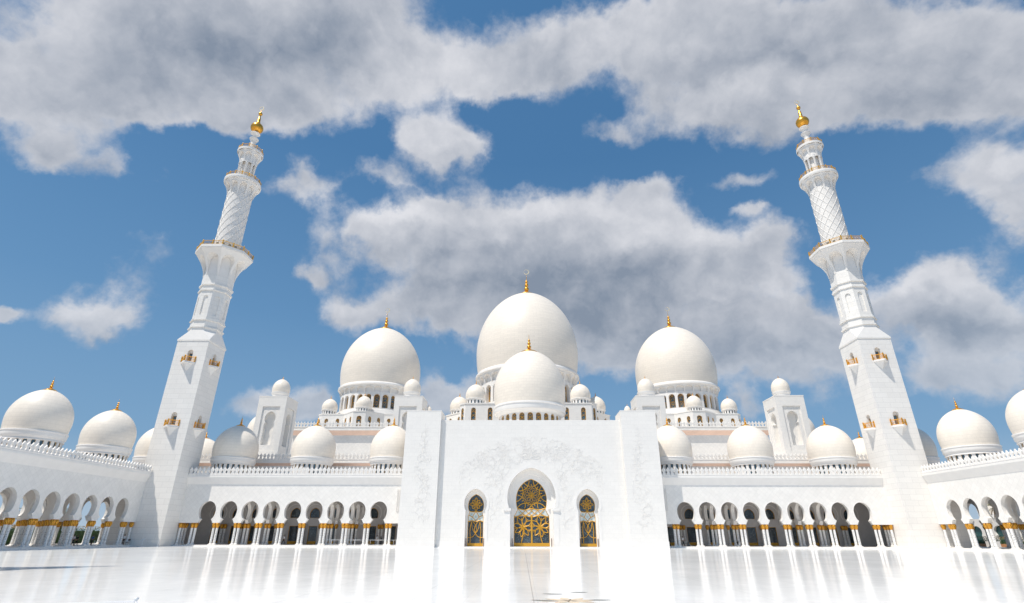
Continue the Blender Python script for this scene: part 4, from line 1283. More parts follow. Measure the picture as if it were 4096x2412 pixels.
# roof towers with keyhole niches
for x, lab, lab2 in ((-62.4, 'square white roof tower with keyhole niche nearest the left minaret', 'nearest the left minaret'), (-29.2, 'square white roof tower rising behind the left side of the portal', 'behind the left side of the portal'),
               (29.2, 'square white roof tower rising behind the right side of the portal', 'behind the right side of the portal'), (62.4, 'square white roof tower with keyhole niche nearest the right minaret', 'nearest the right minaret')):
    T = thing('roof_tower', lab, 'tower', (x, 130.4, 16.9), 'square roof towers topped by little domes')
    S = 3.42; y = 130.42; mb = MB()
    for a0 in (-pi / 2, 0, pi / 2, pi):
        def P(u, z, d, a0=a0):
            r = S - d
            return (x + r * cos(a0) - u * sin(a0), y + r * sin(a0) + u * cos(a0), z)
        rect = [(2.1, 19.9), (2.1, 30.4), (0, 30.401)]
        arch_bay(mb, S, 16.9, 32.75, rect, P, .28, back=False)
        pr = [(1.22, 21.3), (1.22, 26.2), (1.16, 26.4), (.98, 26.65)] + horseshoe(.98, 26.66, .98, 26.68, 1.3, 27.7, 29.25, steps=False)[3:]
        arch_bay(mb, 2.1, 19.9, 30.4, pr, lambda u, z, d: P(u, z, .28 + d), 1.1, back=False, mi=1, mr=0)
        panel(mb, pr, lambda u, z, d: P(u, z, d), 1.36, mi=0)
    mb.prism([(x - S - .04, y - S - .04), (x + S + .04, y - S - .04), (x + S + .04, y + S + .04), (x - S - .04, y + S + .04)], 32.72, 32.95)
    mb.build('tower_body', [M['slab'], M['diamond']], T)
    dome('dome', 'little white dome topping the roof tower ' + lab2, (x, y), 2.12, 34.45, 35.4, 38.0, 38.95, 32.95, 'little domes topping the roof towers', None, plate=.3, seg=48)
# plain block carrying the hidden distant domes is the hall terrace itself

# ------------------------------------------------------------------ ground
mb = MB(); mb.quad((-72.6, -60, ZF), (72.6, -60, ZF), (72.6, 120, ZF), (-72.6, 120, ZF)); o = mb.build('courtyard_floor', M['floor']); o['kind'] = 'structure'
mb = MB(); mb.quad((-4000, -2000, -.2), (4000, -2000, -.2), (4000, 5000, -.2), (-4000, 5000, -.2)); o = mb.build('ground', M['sand']); o['kind'] = 'structure'
# ------------------------------------------------------------------ people
SKIN = plain('skin', (.30, .17, .11), .5)
def cloth(name, c): return plain('cloth_' + name, c, .8, var=.12, nscale=6)
CW, CK, CB, CG, CP = cloth('white', (.75, .76, .78)), cloth('black', (.018, .019, .022)), cloth('blue', (.06, .12, .28)), cloth('grey', (.25, .26, .28)), cloth('pink', (.72, .62, .66))
HAIR = plain('dark_hair', (.015, .012, .01), .5)
def skin_obj(name, J, E_, mat, parent, levels=1, root=0):
    me = bpy.data.meshes.new(name)
    me.from_pydata([p for p, r in J], E_, []); me.materials.append(mat)
    o = bpy.data.objects.new(name, me); COL.objects.link(o); o.parent = parent
    mod = o.modifiers.new('skin', 'SKIN'); mod.use_smooth_shade = True
    if not me.skin_vertices: me.attributes.new if False else None
    bm_ = __import__('bmesh').new(); bm_.from_mesh(me); lay = bm_.verts.layers.skin.verify()
    for v, (p, r) in zip(bm_.verts, J):
        rr = r if isinstance(r, tuple) else (r, r)
        v[lay].radius = rr; v[lay].use_root = (v.index == root)
    bm_.to_mesh(me); bm_.free()
    sb = o.modifiers.new('subsurf', 'SUBSURF'); sb.levels = levels; sb.render_levels = levels
    return o
def person(label, x, y, face, top, bottom, pose='stand', robe=None, scarf=None, h=1.72, group=None, z=.1):
    """face: heading angle in degrees; x forward in local frame"""
    T = thing('person', label, 'person', (x, y, z), group); T.rotation_euler = (0, 0, radians(face)); k = h / 1.72; T.scale = (k, k, k)
    st = {'stand': (.04, -.03, .0, .0, .05), 'walk': (.30, -.28, .06, .10, .22), 'push': (.30, -.28, .05, .1, .0)}[pose]
    fa, fb, ka, kb, sw = st
    P = {}
    P['pel'] = (0, 0, .95); P['wai'] = (.01, 0, 1.08); P['che'] = (.02, 0, 1.28); P['nec'] = (.03, 0, 1.47); P['hd0'] = (.045, 0, 1.56); P['hd1'] = (.05, 0, 1.64)
    J = []; idx = {}
    def j(n, p, r): idx[n] = len(J); J.append((p, r))
    j('pel', P['pel'], (.13, .10)); j('wai', P['wai'], (.12, .09)); j('che', P['che'], (.14, .10)); j('nec', P['nec'], .052); j('hd0', P['hd0'], (.07, .08)); j('hd1', P['hd1'], (.075, .095))
    Ee = [('pel', 'wai'), ('wai', 'che'), ('che', 'nec'), ('nec', 'hd0'), ('hd0', 'hd1')]
    for s_, nm, ft, kn, ar in ((1, 'l', fa, ka, -sw), (-1, 'r', fb, kb, sw)):
        j(nm + 'hip', (0, .09 * s_, .90), .085); j(nm + 'kne', (ft * .5 + kn, .10 * s_, .50), .058); j(nm + 'ank', (ft, .10 * s_, .08), .038); j(nm + 'toe', (ft + .17, .11 * s_, .035), .032)
        Ee += [('pel', nm + 'hip'), (nm + 'hip', nm + 'kne'), (nm + 'kne', nm + 'ank'), (nm + 'ank', nm + 'toe')]
        if pose == 'push': el, wr = (.16, .24 * s_, 1.14), (.42, .18 * s_, 1.05)
        else: el, wr = (-.03 + ar * .5, .25 * s_, 1.13), (.06 + ar, .24 * s_, .88)
        j(nm + 'sho', (.02, .19 * s_, 1.41), .055); j(nm + 'elb', el, .042); j(nm + 'wri', wr, .028)
        Ee += [('che', nm + 'sho'), (nm + 'sho', nm + 'elb'), (nm + 'elb', nm + 'wri')]
        d = Vector(wr) - Vector(el); d.normalize(); side = Vector((1, 0, 0)) - d * d.x; side.normalize()
        pa = Vector(wr) + d * .06; j(nm + 'pal', tuple(pa), (.036, .018)); Ee.append((nm + 'wri', nm + 'pal'))
        for q, (off, ln) in enumerate(((-.03, .055), (-.01, .07), (.01, .072), (.03, .06))):
            b0 = pa + side * off + d * .03; b1 = b0 + d * ln
            j(nm + 'f%d' % q, tuple(b0), .0085); j(nm + 'g%d' % q, tuple(b1 + side * .004), .0075)
            Ee += [(nm + 'pal', nm + 'f%d' % q), (nm + 'f%d' % q, nm + 'g%d' % q)]
        t0 = pa + side * .04 - d * .01; t1 = t0 + side * .02 + d * .04
        j(nm + 'th', tuple(t0), .010); j(nm + 'ti', tuple(t1), .008); Ee += [(nm + 'pal', nm + 'th'), (nm + 'th', nm + 'ti')]
    body = skin_obj('body', J, [(idx[a], idx[b]) for a, b in Ee], SKIN, T)
    # face: nose, eyes, ears, mouth as one child mesh
    fm = MB(); hx, hz = .05, 1.615
    fm.add([(hx + .10, 0, hz - .02), (hx + .09, .014, hz - .025), (hx + .09, -.014, hz - .025), (hx + .085, 0, hz + .03), (hx + .125, 0, hz - .02)], [(1, 4, 3), (4, 2, 3), (1, 2, 4)])
    for s_ in (-1, 1): fm.lathe([(.0, -.02), (.018, -.01), (.02, .01), (0, .025)], 6, hx, .09 * s_, hz)
    def raw(mb, name, mat, par, smooth=True):
        me = mesh_of(mb, name, mat, smooth); o = bpy.data.objects.new(name, me); COL.objects.link(o); o.parent = par; return o
    raw(fm, 'face', SKIN, body)
    em = MB()
    for s_ in (-1, 1): em.lathe([(0, -.007), (.009, 0), (0, .007)], 6, hx + .088, .03 * s_, hz + .015)
    em.box(hx + .082, hx + .094, -.022, .022, hz - .058, hz - .052)
    raw(em, 'eyes_and_mouth', HAIR, body)
    if scarf is None:
        hm = MB(); hm.lathe([(.092, -.03), (.098, .02), (.09, .06), (.055, .095), (0, .108)], 14, hx - .018, 0, hz + .01)
        raw(hm, 'hair', HAIR, body)
    else:
        hm = MB(); hm.lathe([(.19, -.26), (.13, -.18), (.10, -.10), (.108, .0), (.098, .07), (.06, .105), (0, .118)], 16, hx - .03, 0, hz + .005)
        raw(hm, 'headscarf', scarf, body)
    if robe is None:
        Jt = [(P['pel'], (.145, .115)), (P['wai'], (.14, .105)), (P['che'], (.16, .118)), ((.03, 0, 1.42), (.09, .08))]
        Et = [(0, 1), (1, 2), (2, 3)]
        for nm in 'lr':
            a = len(Jt); Jt += [(J[idx[nm + 'sho']][0], .07), (J[idx[nm + 'elb']][0], .058)]; Et += [(2, a), (a, a + 1)]
        skin_obj('shirt', Jt, Et, top, T)
        Jb = [((0, 0, .99), (.14, .11))]; Eb = []
        for nm in 'lr':
            a = len(Jb); hp, kn_, an = [J[idx[nm + q]][0] for q in ('hip', 'kne', 'ank')]
            Jb += [(hp, .10), (kn_, .075), ((an[0], an[1], an[2] + .03), .06)]; Eb += [(0, a), (a, a + 1), (a + 1, a + 2)]
        skin_obj('trousers', Jb, Eb, bottom, T)
    else:
        rm = MB(); N_ = 20; vs = []; rows = ((.04, .30, .26, 0.0), (.3, .26, .23, 0), (.7, .21, .19, 0), (1.0, .17, .16, 0), (1.2, .17, .17, .01), (1.38, .14, .22, .02), (1.48, .07, .08, .03))
        for zz, rx, ry, ox in rows:
            for q in range(N_):
                a = 2 * pi * q / N_; f = 1 + (.06 * sin(a * 5 + zz * 3) if zz < 1 else 0)
                vs.append((ox + rx * f * cos(a), ry * f * sin(a), zz))
        rm.add(vs, [(i * N_ + q, i * N_ + (q + 1) % N_, (i + 1) * N_ + (q + 1) % N_, (i + 1) * N_ + q) for i in range(len(rows) - 1) for q in range(N_)])
        raw(rm, 'robe', robe, T)
        for nm, nl in (('l', 'sleeve'), ('r', 'sleeve')):
            skin_obj(nl, [(J[idx[nm + 'sho']][0], .08), (J[idx[nm + 'elb']][0], .075), (J[idx[nm + 'wri']][0], .07)], [(0, 1), (1, 2)], robe, T)
    return T
person('person in pink shirt and dark trousers walking with a companion in the left side arcade', -74.4, 92.9, 60, CP, CK, 'walk')
person('person in dark clothes walking beside the pink shirted one in the left side arcade', -74.7, 94.0, 60, CK, CK, 'walk', h=1.66)
person('person in blue top and dark trousers behind columns of the left side arcade', -74.6, 97.3, 80, CB, CK, 'stand', h=1.68)
person('person in long black robe and headscarf at the edge of the left side arcade', -73.4, 97.9, 80, CK, CK, 'stand', robe=CK, scarf=CK, h=1.66)
person('person in white shirt and black trousers standing near the chair by the left minaret', -73.5, 103.5, -60, CW, CK, 'stand', h=1.75)
person('person in white shirt and black trousers walking alone in the left front arcade', -47.4, 110.7, 180, CW, CK, 'walk', h=1.75)
person('person in black clothes behind the white handrail of the left front arcade', -34.1, 110.9, 0, CK, CK, 'stand')
person('person in white shirt behind the white handrail close to the portal', -29.7, 111.2, 0, CW, CG, 'walk', h=1.78)
person('person in black robe behind the white handrail nearest the portal', -28.8, 110.9, 160, CK, CK, 'stand', robe=CK, scarf=CK, h=1.6)
person('person in white shirt and dark trousers pushing a floor trolley right of the portal', 28.3, 109.7, 0, CW, CK, 'push', h=1.76)
person('person in black robe in the shade at the right edge of the portal', 26.0, 110.6, 90, CK, CK, 'stand', robe=CK, scarf=CK, h=1.65)

t = thing('floor_trolley', 'small metal floor trolley pushed along the right front arcade', 'trolley', (29.2, 109.7, .1))
mb = MB(); mb.tube([(28.85, 109.7, 1.12), (29.35, 109.7, .55), (29.9, 109.7, .16)], .022, 6); mb.build('handle', M['steel'], t)
mb = MB(); mb.box(29.15, 29.45, 109.5, 109.9, .2, .85); mb.build('tank', M['dark'], t)
for dx in (29.2, 29.4):
    for dy_ in (109.5, 109.9):
        mb = MB(); mb.tube([(dx, dy_ - .02, .18), (dx, dy_ + .02, .18)], .08, 12); mb.build('wheel', M['dark'], t)

# pushchair in the right front arcade
t = thing('pushchair', 'black folding pushchair beside a column pair in the right front arcade', 'pushchair', (38.9, 110.2, .1))
px_, py_ = 38.9, 110.2
mb = MB(); mb.add([(px_ - .3, py_ - .22, .45), (px_ + .25, py_ - .22, .40), (px_ + .25, py_ + .22, .40), (px_ - .3, py_ + .22, .45), (px_ - .1, py_ - .22, 1.0), (px_ - .1, py_ + .22, 1.0), (px_ - .42, py_ - .22, .9), (px_ - .42, py_ + .22, .9)],
                  [(0, 1, 2, 3), (0, 3, 5, 4), (4, 5, 7, 6), (0, 4, 6), (3, 7, 5)]); mb.build('seat', CK, t)
mb = MB()
for s_ in (-.24, .24):
    mb.tube([(px_ + .62, py_ + s_, 1.0), (px_ + .1, py_ + s_, .6), (px_ - .45, py_ + s_, .1)], .018, 5); mb.tube([(px_ - .1, py_ + s_, .6), (px_ + .4, py_ + s_, .1)], .018, 5)
mb.tube([(px_ + .62, py_ - .24, 1.0), (px_ + .62, py_ + .24, 1.0)], .022, 6)
mb.build('frame', M['steel'], t)
for dx in (-.45, .4):
    for s_ in (-.24, .24):
        mb = MB(); mb.tube([(px_ + dx, py_ + s_ - .02, .1), (px_ + dx, py_ + s_ + .02, .1)], .10, 12); mb.build('wheel', M['dark'], t)

# white handrail in front of the left gallery
t = thing('handrail', 'low white metal handrail between the columns beside the left of the portal', 'handrail', (-32, 109.95, .1))
mb = MB(); mb.box(-39.5, -24.6, 109.93, 109.99, .98, 1.05); mb.build('top_rail', M['steel'], t)
mb = MB(); mb.box(-39.5, -24.6, 109.94, 109.98, .2, .24); mb.build('bottom_rail', M['steel'], t)
for i in range(11):
    x = -39.45 + i * 1.48; mb = MB(); mb.box(x - .03, x + .03, 109.93, 109.99, .1, .98); mb.build('post', M['steel'], t)

# rope barriers
def stanchion(x, y, h, label, z=ZF):
    t = thing('stanchion', label, 'stanchion', (x, y, z), 'slim rope barrier posts')
    mb = MB(); mb.lathe([(.16, 0), (.16, .02), (.05, .04), (0, .04)], 16, x, y, z); mb.build('foot', M['steel'], t)
    mb = MB(); mb.lathe([(.022, .03), (.022, h - .04), (.032, h - .03), (.032, h), (0, h + .005)], 10, x, y, z); mb.build('post', M['steel'], t, smooth=True)
    return (x, y, z + h - .05)
def rope(a, b, sag, label, r=.012):
    pts = []
    for i in range(15):
        f = i / 14; pts.append((a[0] + (b[0] - a[0]) * f, a[1] + (b[1] - a[1]) * f, a[2] + (b[2] - a[2]) * f - sag * 4 * f * (1 - f)))
    t = MB(); t.tube(pts, r, 5); o = t.build('barrier_rope', M['steel']); o['label'] = label; o['category'] = 'rope'
S1 = stanchion(-71.3, 93.5, 1.05, 'slim white barrier post farthest left along the left side arcade')
S2 = stanchion(-70.9, 97.5, 1.05, 'slim white barrier post in the middle of the left rope line')
S3 = stanchion(-70.6, 101.0, 1.05, 'slim white barrier post nearest the left minaret corner on its left side')
S4 = stanchion(-66.5, 102.6, 1.05, 'slim white barrier post at the foot of the left minaret, right of the lectern')
rope(S1, S2, .1, 'thin white rope between the two leftmost barrier posts')
rope(S2, S3, .1, 'thin white rope ending at the post beside the black chair')
rope(S3, S4, .12, 'thin white rope crossing in front of the left minaret base')
F0 = stanchion(-7.3, 8.7, 1.12, 'slim grey barrier post standing in the near foreground at the bottom left')
F1 = stanchion(-15.5, 8.9, 1.02, 'grey barrier post outside the left edge that holds the foreground rope')
F2 = stanchion(-4.4, 5.2, 1.02, 'grey barrier post below the picture that holds the foreground rope')
rope(F0, F1, .06, 'thin grey rope running left from the foreground post', .013)
rope(F0, F2, .06, 'thin grey rope running right from the foreground post', .013)

t = thing('information_lectern', 'small white information lectern standing before the left minaret', 'lectern', (-69.2, 102.3, ZF))
mb = MB(); mb.box(-69.55, -68.85, 102.05, 102.55, ZF, ZF + .07); mb.build('foot', M['steel'], t)
mb = MB(); mb.tube([(-69.2, 102.3, ZF + .05), (-69.2, 102.3, ZF + 1.15)], .05, 8); mb.build('post', M['steel'], t)
mb = MB(); mb.add([(-69.5, 102.0, 1.0 + ZF), (-68.85, 102.0, 1.15 + ZF), (-68.85, 102.5, 1.35 + ZF), (-69.5, 102.5, 1.2 + ZF), (-69.5, 102.0, 1.04 + ZF), (-68.85, 102.0, 1.19 + ZF), (-68.85, 102.5, 1.39 + ZF), (-69.5, 102.5, 1.24 + ZF)],
                  [(0, 3, 2, 1), (4, 5, 6, 7), (0, 1, 5, 4), (1, 2, 6, 5), (2, 3, 7, 6), (3, 0, 4, 7)]); mb.build('panel', M['steel'], t)

t = thing('chair', 'black chair standing in the side arcade next to the left minaret', 'chair', (-72.9, 104.0, .1))
cx_, cy_ = -72.95, 103.95
mb = MB(); mb.box(cx_ - .24, cx_ + .24, cy_ - .24, cy_ + .24, .53, .59); mb.build('seat', M['dark'], t)
mb = MB(); mb.box(cx_ - .24, cx_ + .24, cy_ + .2, cy_ + .25, .72, 1.08); mb.build('backrest', M['dark'], t)
for s_ in (-1, 1):
    for q in (-1, 1):
        mb = MB(); mb.tube([(cx_ + .22 * s_, cy_ + .21 * q, .1), (cx_ + .21 * s_, cy_ + .2 * q, .54 if q < 0 else .95)], .018, 5); mb.build('leg', M['dark'], t)

# floor inlay: marble blossom set flush in the court
t = thing('floor_inlay', 'blossom of cream and grey marble petals inlaid in the near court floor', 'inlay', (-.3, 20.5, ZF))
INC = plain('cream_inlay', (.80, .60, .38), .2, var=.1); ING = plain('grey_green_inlay', (.17, .20, .19), .2, var=.25, nscale=8)
def leafm(x, y, a, L, w, zoff):
    m_ = MB(); n_ = 10; vs = []
    for i in range(n_ + 1):
        f = i / n_; hw_ = w * sin(pi * f) ** .8
        vs += [(x + L * f * cos(a) - hw_ * sin(a), y + L * f * sin(a) + hw_ * cos(a), ZF + zoff), (x + L * f * cos(a) + hw_ * sin(a), y + L * f * sin(a) - hw_ * cos(a), ZF + zoff)]
    m_.add(vs, [(2 * i, 2 * i + 1, 2 * i + 3, 2 * i + 2) for i in range(n_)]); return m_
for k in range(8): leafm(-.15, 20.1, 2 * pi * k / 8 + .2, .95, .17, .006).build('petal', INC, t)
for (x, y, a, L) in ((-1.45, 20.2, -.25, 1.0), (-.3, 19.0, .06, 1.6), (-1.0, 22.3, -.1, .8), (.0, 19.1, 2.9, .7), (.1, 22.9, .1, .7), (.5, 20.3, .05, .8)): leafm(x, y, a, L, .13, .010).build('leaf', ING, t)

# ------------------------------------------------------------------ planting and buildings beyond the side arcades
def leafmat(name, a, b_):
    m, nt_, b = new_mat(name); g_ = G(nt_); geo = g_.n('ShaderNodeNewGeometry')
    n_ = g_.noise(geo.outputs['Position'], 1.6, 4, .6)
    g_.put(b.inputs['Base Color'], g_.mix(g_.mr(n_, .35, .65), rgb(*a), rgb(*b_))); b.inputs['Roughness'].default_value = .6
    return m
HG = leafmat('hedge_leaves', (.025, .06, .018), (.06, .12, .03)); HO = leafmat('orange_flowering_leaves', (.10, .11, .03), (.42, .22, .04)); PM = leafmat('palm_leaves', (.035, .06, .02), (.16, .15, .05))
BK = plain('palm_trunk_bark', (.14, .10, .065), .9, var=.3, nscale=6, bump=.5); DB = leafmat('dry_palm_leaves', (.20, .11, .04), (.32, .19, .08))
def leaves(mb, n, fn, L, rnd):
    for _ in range(n):
        p = Vector(fn()); a = rnd.uniform(0, 6.28); e = rnd.uniform(-.6, 1.2)
        d = Vector((cos(a) * cos(e), sin(a) * cos(e), sin(e))) * L * rnd.uniform(.6, 1.3); s_ = d.cross(Vector((rnd.uniform(-1, 1), rnd.uniform(-1, 1), 1))); s_.normalize(); s_ *= L * .28
        mb.add([p - d * .5, p + s_, p + d * .5, p - s_], [(0, 1, 2, 3)])
rnd2 = random.Random(11)
def hedge(label, x0, x1, y0, y1, h, side):
    t = thing('hedge', label, 'hedge', ((x0 + x1) / 2, (y0 + y1) / 2, 0))
    mb = MB(); mb.box(x0 + .3, x1 - .3, y0 + .3, y1 - .3, 0, h - .5)
    A = (y1 - y0) * h
    leaves(mb, int(A * 26), lambda: ((x1 if side < 0 else x0) + rnd2.uniform(-.35, .35), rnd2.uniform(y0, y1), rnd2.uniform(0, h)), .26, rnd2)
    leaves(mb, int((y1 - y0) * 30), lambda: (rnd2.uniform(x0, x1), rnd2.uniform(y0, y1), h - .3 + rnd2.uniform(-.3, .2)), .26, rnd2)
    mb.build('foliage', HG, t)
    mb = MB(); leaves(mb, int((y1 - y0) * 34), lambda: (rnd2.uniform(x0, x1), rnd2.uniform(y0, y1), h + rnd2.uniform(-.1, .5)), .24, rnd2); mb.build('blossom', HO, t)
hedge('long clipped green hedge topped with orange blossom behind the left side arcade', -98, -95.6, 62, 108, 2.9, -1)
hedge('green hedge with orange blossom seen behind the left arcade close to the minaret', -104, -101.5, 112, 146, 3.1, -1)
hedge('low round green hedge seen through the right side arcade', 100, 102, 117, 140, 1.5, 1)
def palm(label, x, y, h, r, dry=False):
    t = thing('palm_tree', label, 'palm tree', (x, y, 0), 'palm trees beyond the side arcades')
    mb = MB(); mb.lathe([(.32, 0), (.26, .6)] + [(.22 + .03 * (i % 2), .6 + (h - .6) * i / 24) for i in range(25)], 10, x, y); mb.build('trunk', BK, t)
    def fronds(n_, e0, e1, mat, nm, L):
        mb = MB()
        for q in range(n_):
            a = 2 * pi * q / n_ + rnd2.uniform(-.2, .2); e = rnd2.uniform(e0, e1); p = Vector((x, y, h)); rib = [p.copy()]
            d = Vector((cos(a) * cos(e), sin(a) * cos(e), sin(e)))
            for i in range(10):
                p = p + d * (L / 10); d.z -= .16; d.normalize(); rib.append(p.copy())
            mb.tube([tuple(v) for v in rib], .03, 4, taper=.3)
            for i in range(1, 11):
                d_ = (rib[i] - rib[i - 1]).normalized(); s_ = d_.cross(Vector((0, 0, 1))).normalized()
                for sg_ in (-1, 1):
                    for f in (0, .5):
                        b0 = rib[i - 1].lerp(rib[i], f); tip = b0 + s_ * sg_ * L * .2 * (1 - .06 * i) + d_ * L * .09 + Vector((0, 0, -L * .07)); w_ = d_ * .05
                        mb.add([b0 - w_, b0 + w_, tip], [(0, 1, 2)])
        mb.build(nm, mat, t)
    fronds(22, -.1, 1.25, PM, 'crown', r)
    if dry: fronds(14, -1.3, -.4, DB, 'dry_fronds', r * .8)
palm('palm tree behind the left side arcade, leftmost of the left palms', -99, 88, 4.6, 2.6)
palm('palm tree behind the left side arcade, middle of the left palms', -101, 108.5, 5.2, 2.8, True)
palm('palm tree behind the left side arcade, nearest to the minaret', -104, 126, 5.5, 3.0, True)
palm('tall palm tree with brown dry fronds seen through the right side arcade', 101, 125.5, 7.8, 3.2, True)
palm('palm tree with spreading crown near the right edge beyond the arcade', 104, 112, 6.2, 2.8, True)

t = thing('garden_pavilion', 'white garden building with teal keyhole opening and small dome beyond the right arcade', 'building', (116, 150, 0))
mb = MB(); q_ = [(3.5, 0)]; prv = horseshoe(1.3, 0, 1.2, 2.3, 1.6, 3.2, 4.4, steps=False)
for cy2 in (126, 133, 140, 147, 154, 161):
    arch_bay(mb, 3.5, 0, 6.0, prv, lambda u, z, d, c=cy2: (112 + d, c + u, z), .6, back=False)
mb.quad((112, 122.5, 0), (124, 122.5, 0), (124, 122.5, 6), (112, 122.5, 6)); mb.quad((112, 122.5, 6), (124, 122.5, 6), (124, 164.5, 6), (112, 164.5, 6))
mb.build('wall', M['slab'], t)
TEAL = plain('teal_glass', (.02, .085, .085), .15)
for cy2 in (126, 133, 140, 147, 154, 161):
    mb = MB(); panel(mb, prv, lambda u, z, d, c=cy2: (112.5, c + u, z), 0); mb.build('door', TEAL, t)
dome('dome', 'far small cream dome seen through an arch of the right arcade', (118, 147), 3.4, 7.2, 8.5, 12.0, 13.6, 6.0, None, None, plate=.6, seg=40)
t = thing('planter_box', 'low orange stone planter wall seen through the right side arcade', 'planter', (97, 128, 0))
mb = MB(); mb.box(96, 98.5, 116, 141, 0, .55); mb.build('wall', plain('orange_stone', (.50, .24, .11), .7), t)
mb = MB(); leaves(mb, 900, lambda: (rnd2.uniform(96.2, 98.3), rnd2.uniform(116, 141), .6 + rnd2.uniform(0, .35)), .2, rnd2); mb.build('plants', HG, t)
t = thing('garden_urn', 'white stone urn on a pedestal seen through the right side arcade', 'urn', (92, 118, 0))
mb = MB(); mb.box(91.2, 92.8, 117.2, 118.8, 0, 1.1); mb.build('pedestal', M['white'], t)
mb = MB(); mb.lathe([(.3, 1.1), (.2, 1.3), (.15, 1.5), (.45, 1.9), (.6, 2.4), (.5, 2.7), (.65, 2.85), (0, 2.8)], 20, 92, 118); mb.build('bowl', M['white'], t, smooth=True)
t = thing('perimeter_block', 'plain white building block standing far behind the left side arcade', 'building', (-130, 110, 0))
mb = MB(); mb.box(-132, -126, 96, 150, 0, 4.2); mb.build('wall', M['slab'], t)
mb = MB(); mb.box(-125.99, -125.9, 98, 148, 1.2, 3.0); mb.build('window_band', M['pane'], t)

# ------------------------------------------------------------------ light
dx, dy, dz = 1.15, 1.0, -3.1
L = sqrt(dx * dx + dy * dy + dz * dz); el = math.asin(-dz / L)
sd = bpy.data.lights.new('sun', 'SUN'); sd.energy = SUN = 4.5; sd.angle = radians(.53); sd.color = (1.0, .93, .835)
so = bpy.data.objects.new('sun', sd); COL.objects.link(so)
so.rotation_euler = Vector((dx, dy, dz)).to_track_quat('-Z', 'Y').to_euler()
so.location = (-60, -60, 150)

w = bpy.data.worlds.new("World"); sc.world = w; w.use_nodes = True
nt = w.node_tree; nt.nodes.clear(); g = G(nt)
outn = g.n('ShaderNodeOutputWorld'); bg = g.n('ShaderNodeBackground'); nt.links.new(bg.outputs[0], outn.inputs[0])
sky = g.n('ShaderNodeTexSky'); sky.sky_type = 'NISHITA'; sky.sun_disc = False
sky.sun_elevation = el; sky.sun_rotation = atan2(-dx, -dy)
sky.air_density = 1.0; sky.dust_density = .6; sky.ozone_density = 2.2
STR = .10
bg.inputs['Strength'].default_value = STR
tc = g.n('ShaderNodeTexCoord')
X, Y, Z = g.sep(tc.outputs['Generated'])
V = Z
def fbm(P, sc_, det, ro): return g.noise(P, sc_, det, ro)
BL = [(580, 60, 430, 105, 1.25), (270, 190, 250, 80, 1.0), (900, 180, 220, 85, 1.15), (640, 290, 150, 55, .95), (20, 200, 80, 70, 1.0), (420, 300, 120, 40, .7),
      (1560, 90, 220, 85, 1.1), (1900, 90, 300, 90, 1.15), (2330, 120, 260, 120, 1.2), (1270, 170, 120, 55, 1.0), (1760, 270, 230, 75, 1.15), (1990, 260, 80, 45, .75), (1480, 320, 60, 35, .6), (2300, 250, 200, 50, .9),
      (1110, 345, 105, 44, 1.05), (940, 425, 105, 46, .8), (730, 465, 70, 45, .8), (1590, 450, 70, 42, .95), (1830, 435, 90, 30, .75), (1060, 300, 70, 34, .85), (1090, 490, 50, 20, .6), (1850, 525, 50, 14, .55),
      (2440, 430, 130, 75, .95), (2510, 540, 60, 50, .75),
      (960, 565, 130, 45, .95), (1350, 540, 230, 75, 1.15), (1600, 610, 200, 80, 1.15), (1240, 625, 230, 55, 1.0), (1350, 700, 280, 60, 1.1), (1500, 770, 240, 80, 1.1), (860, 760, 80, 42, .85), (740, 690, 45, 28, .75),
      (1870, 760, 120, 80, 1.0), (1750, 850, 200, 85, .98), (1990, 880, 120, 90, .92), (1420, 840, 140, 70, .8), (1180, 770, 120, 50, .75), (1000, 780, 70, 40, .6),
      (2330, 720, 180, 60, 1.15), (2430, 820, 170, 65, 1.05), (2370, 930, 130, 38, .8),
      (205, 785, 95, 58, 1.2), (8, 775, 32, 25, .95), (630, 1000, 100, 42, .95), (770, 985, 65, 48, .95), (1100, 965, 60, 42, 1.0), (1850, 1015, 40, 35, .8), (150, 350, 60, 40, .9), (270, 400, 45, 30, .6), (1900, 610, 60, 45, .7)]
LT = [(1050, 210, 130, 80, .55), (960, 535, 170, 28, .6), (1340, 500, 220, 30, .6), (1640, 570, 180, 40, .55), (1950, 215, 170, 50, .4), (2300, 690, 180, 30, .6),
      (215, 755, 90, 38, .6), (130, 70, 110, 70, .35), (1450, 60, 200, 70, .2), (700, 350, 140, 40, .3), (1840, 710, 80, 35, .4), (1120, 340, 100, 35, .4), (2460, 420, 120, 50, .25), (860, 740, 80, 30, .35)]
DK = [(560, 140, 330, 70, .5), (300, 240, 180, 55, .35), (1300, 690, 380, 45, .55), (1480, 790, 300, 55, .55), (1750, 150, 420, 45, .25), (1750, 330, 230, 24, .35), (2300, 240, 240, 36, .3), (2350, 790, 230, 40, .55), (1800, 870, 220, 50, .4), (215, 845, 100, 20, .5), (1150, 620, 200, 25, .3)]
def to_dir(px, py):
    a, b = px * 1.6254 - 2048, 1206 - py * 1.6254
    y = FPX * cos(PITCH) - b * sin(PITCH); z = FPX * sin(PITCH) + b * cos(PITCH)
    return Vector((a * cos(YAW) + y * sin(YAW), -a * sin(YAW) + y * cos(YAW), z)).normalized()
D0 = tc.outputs['Generated']
wn = g.n('ShaderNodeTexNoise'); g.put(wn.inputs['Vector'], D0); wn.inputs['Scale'].default_value = 6.0; wn.inputs['Detail'].default_value = 6; wn.inputs['Roughness'].default_value = .6
wv = g.v('SUBTRACT', wn.outputs['Color'], (.5, .5, .5)); wv2 = g.v('SCALE', wv); wv2.node.inputs['Scale'].default_value = .16
DW = g.v('ADD', D0, wv2)
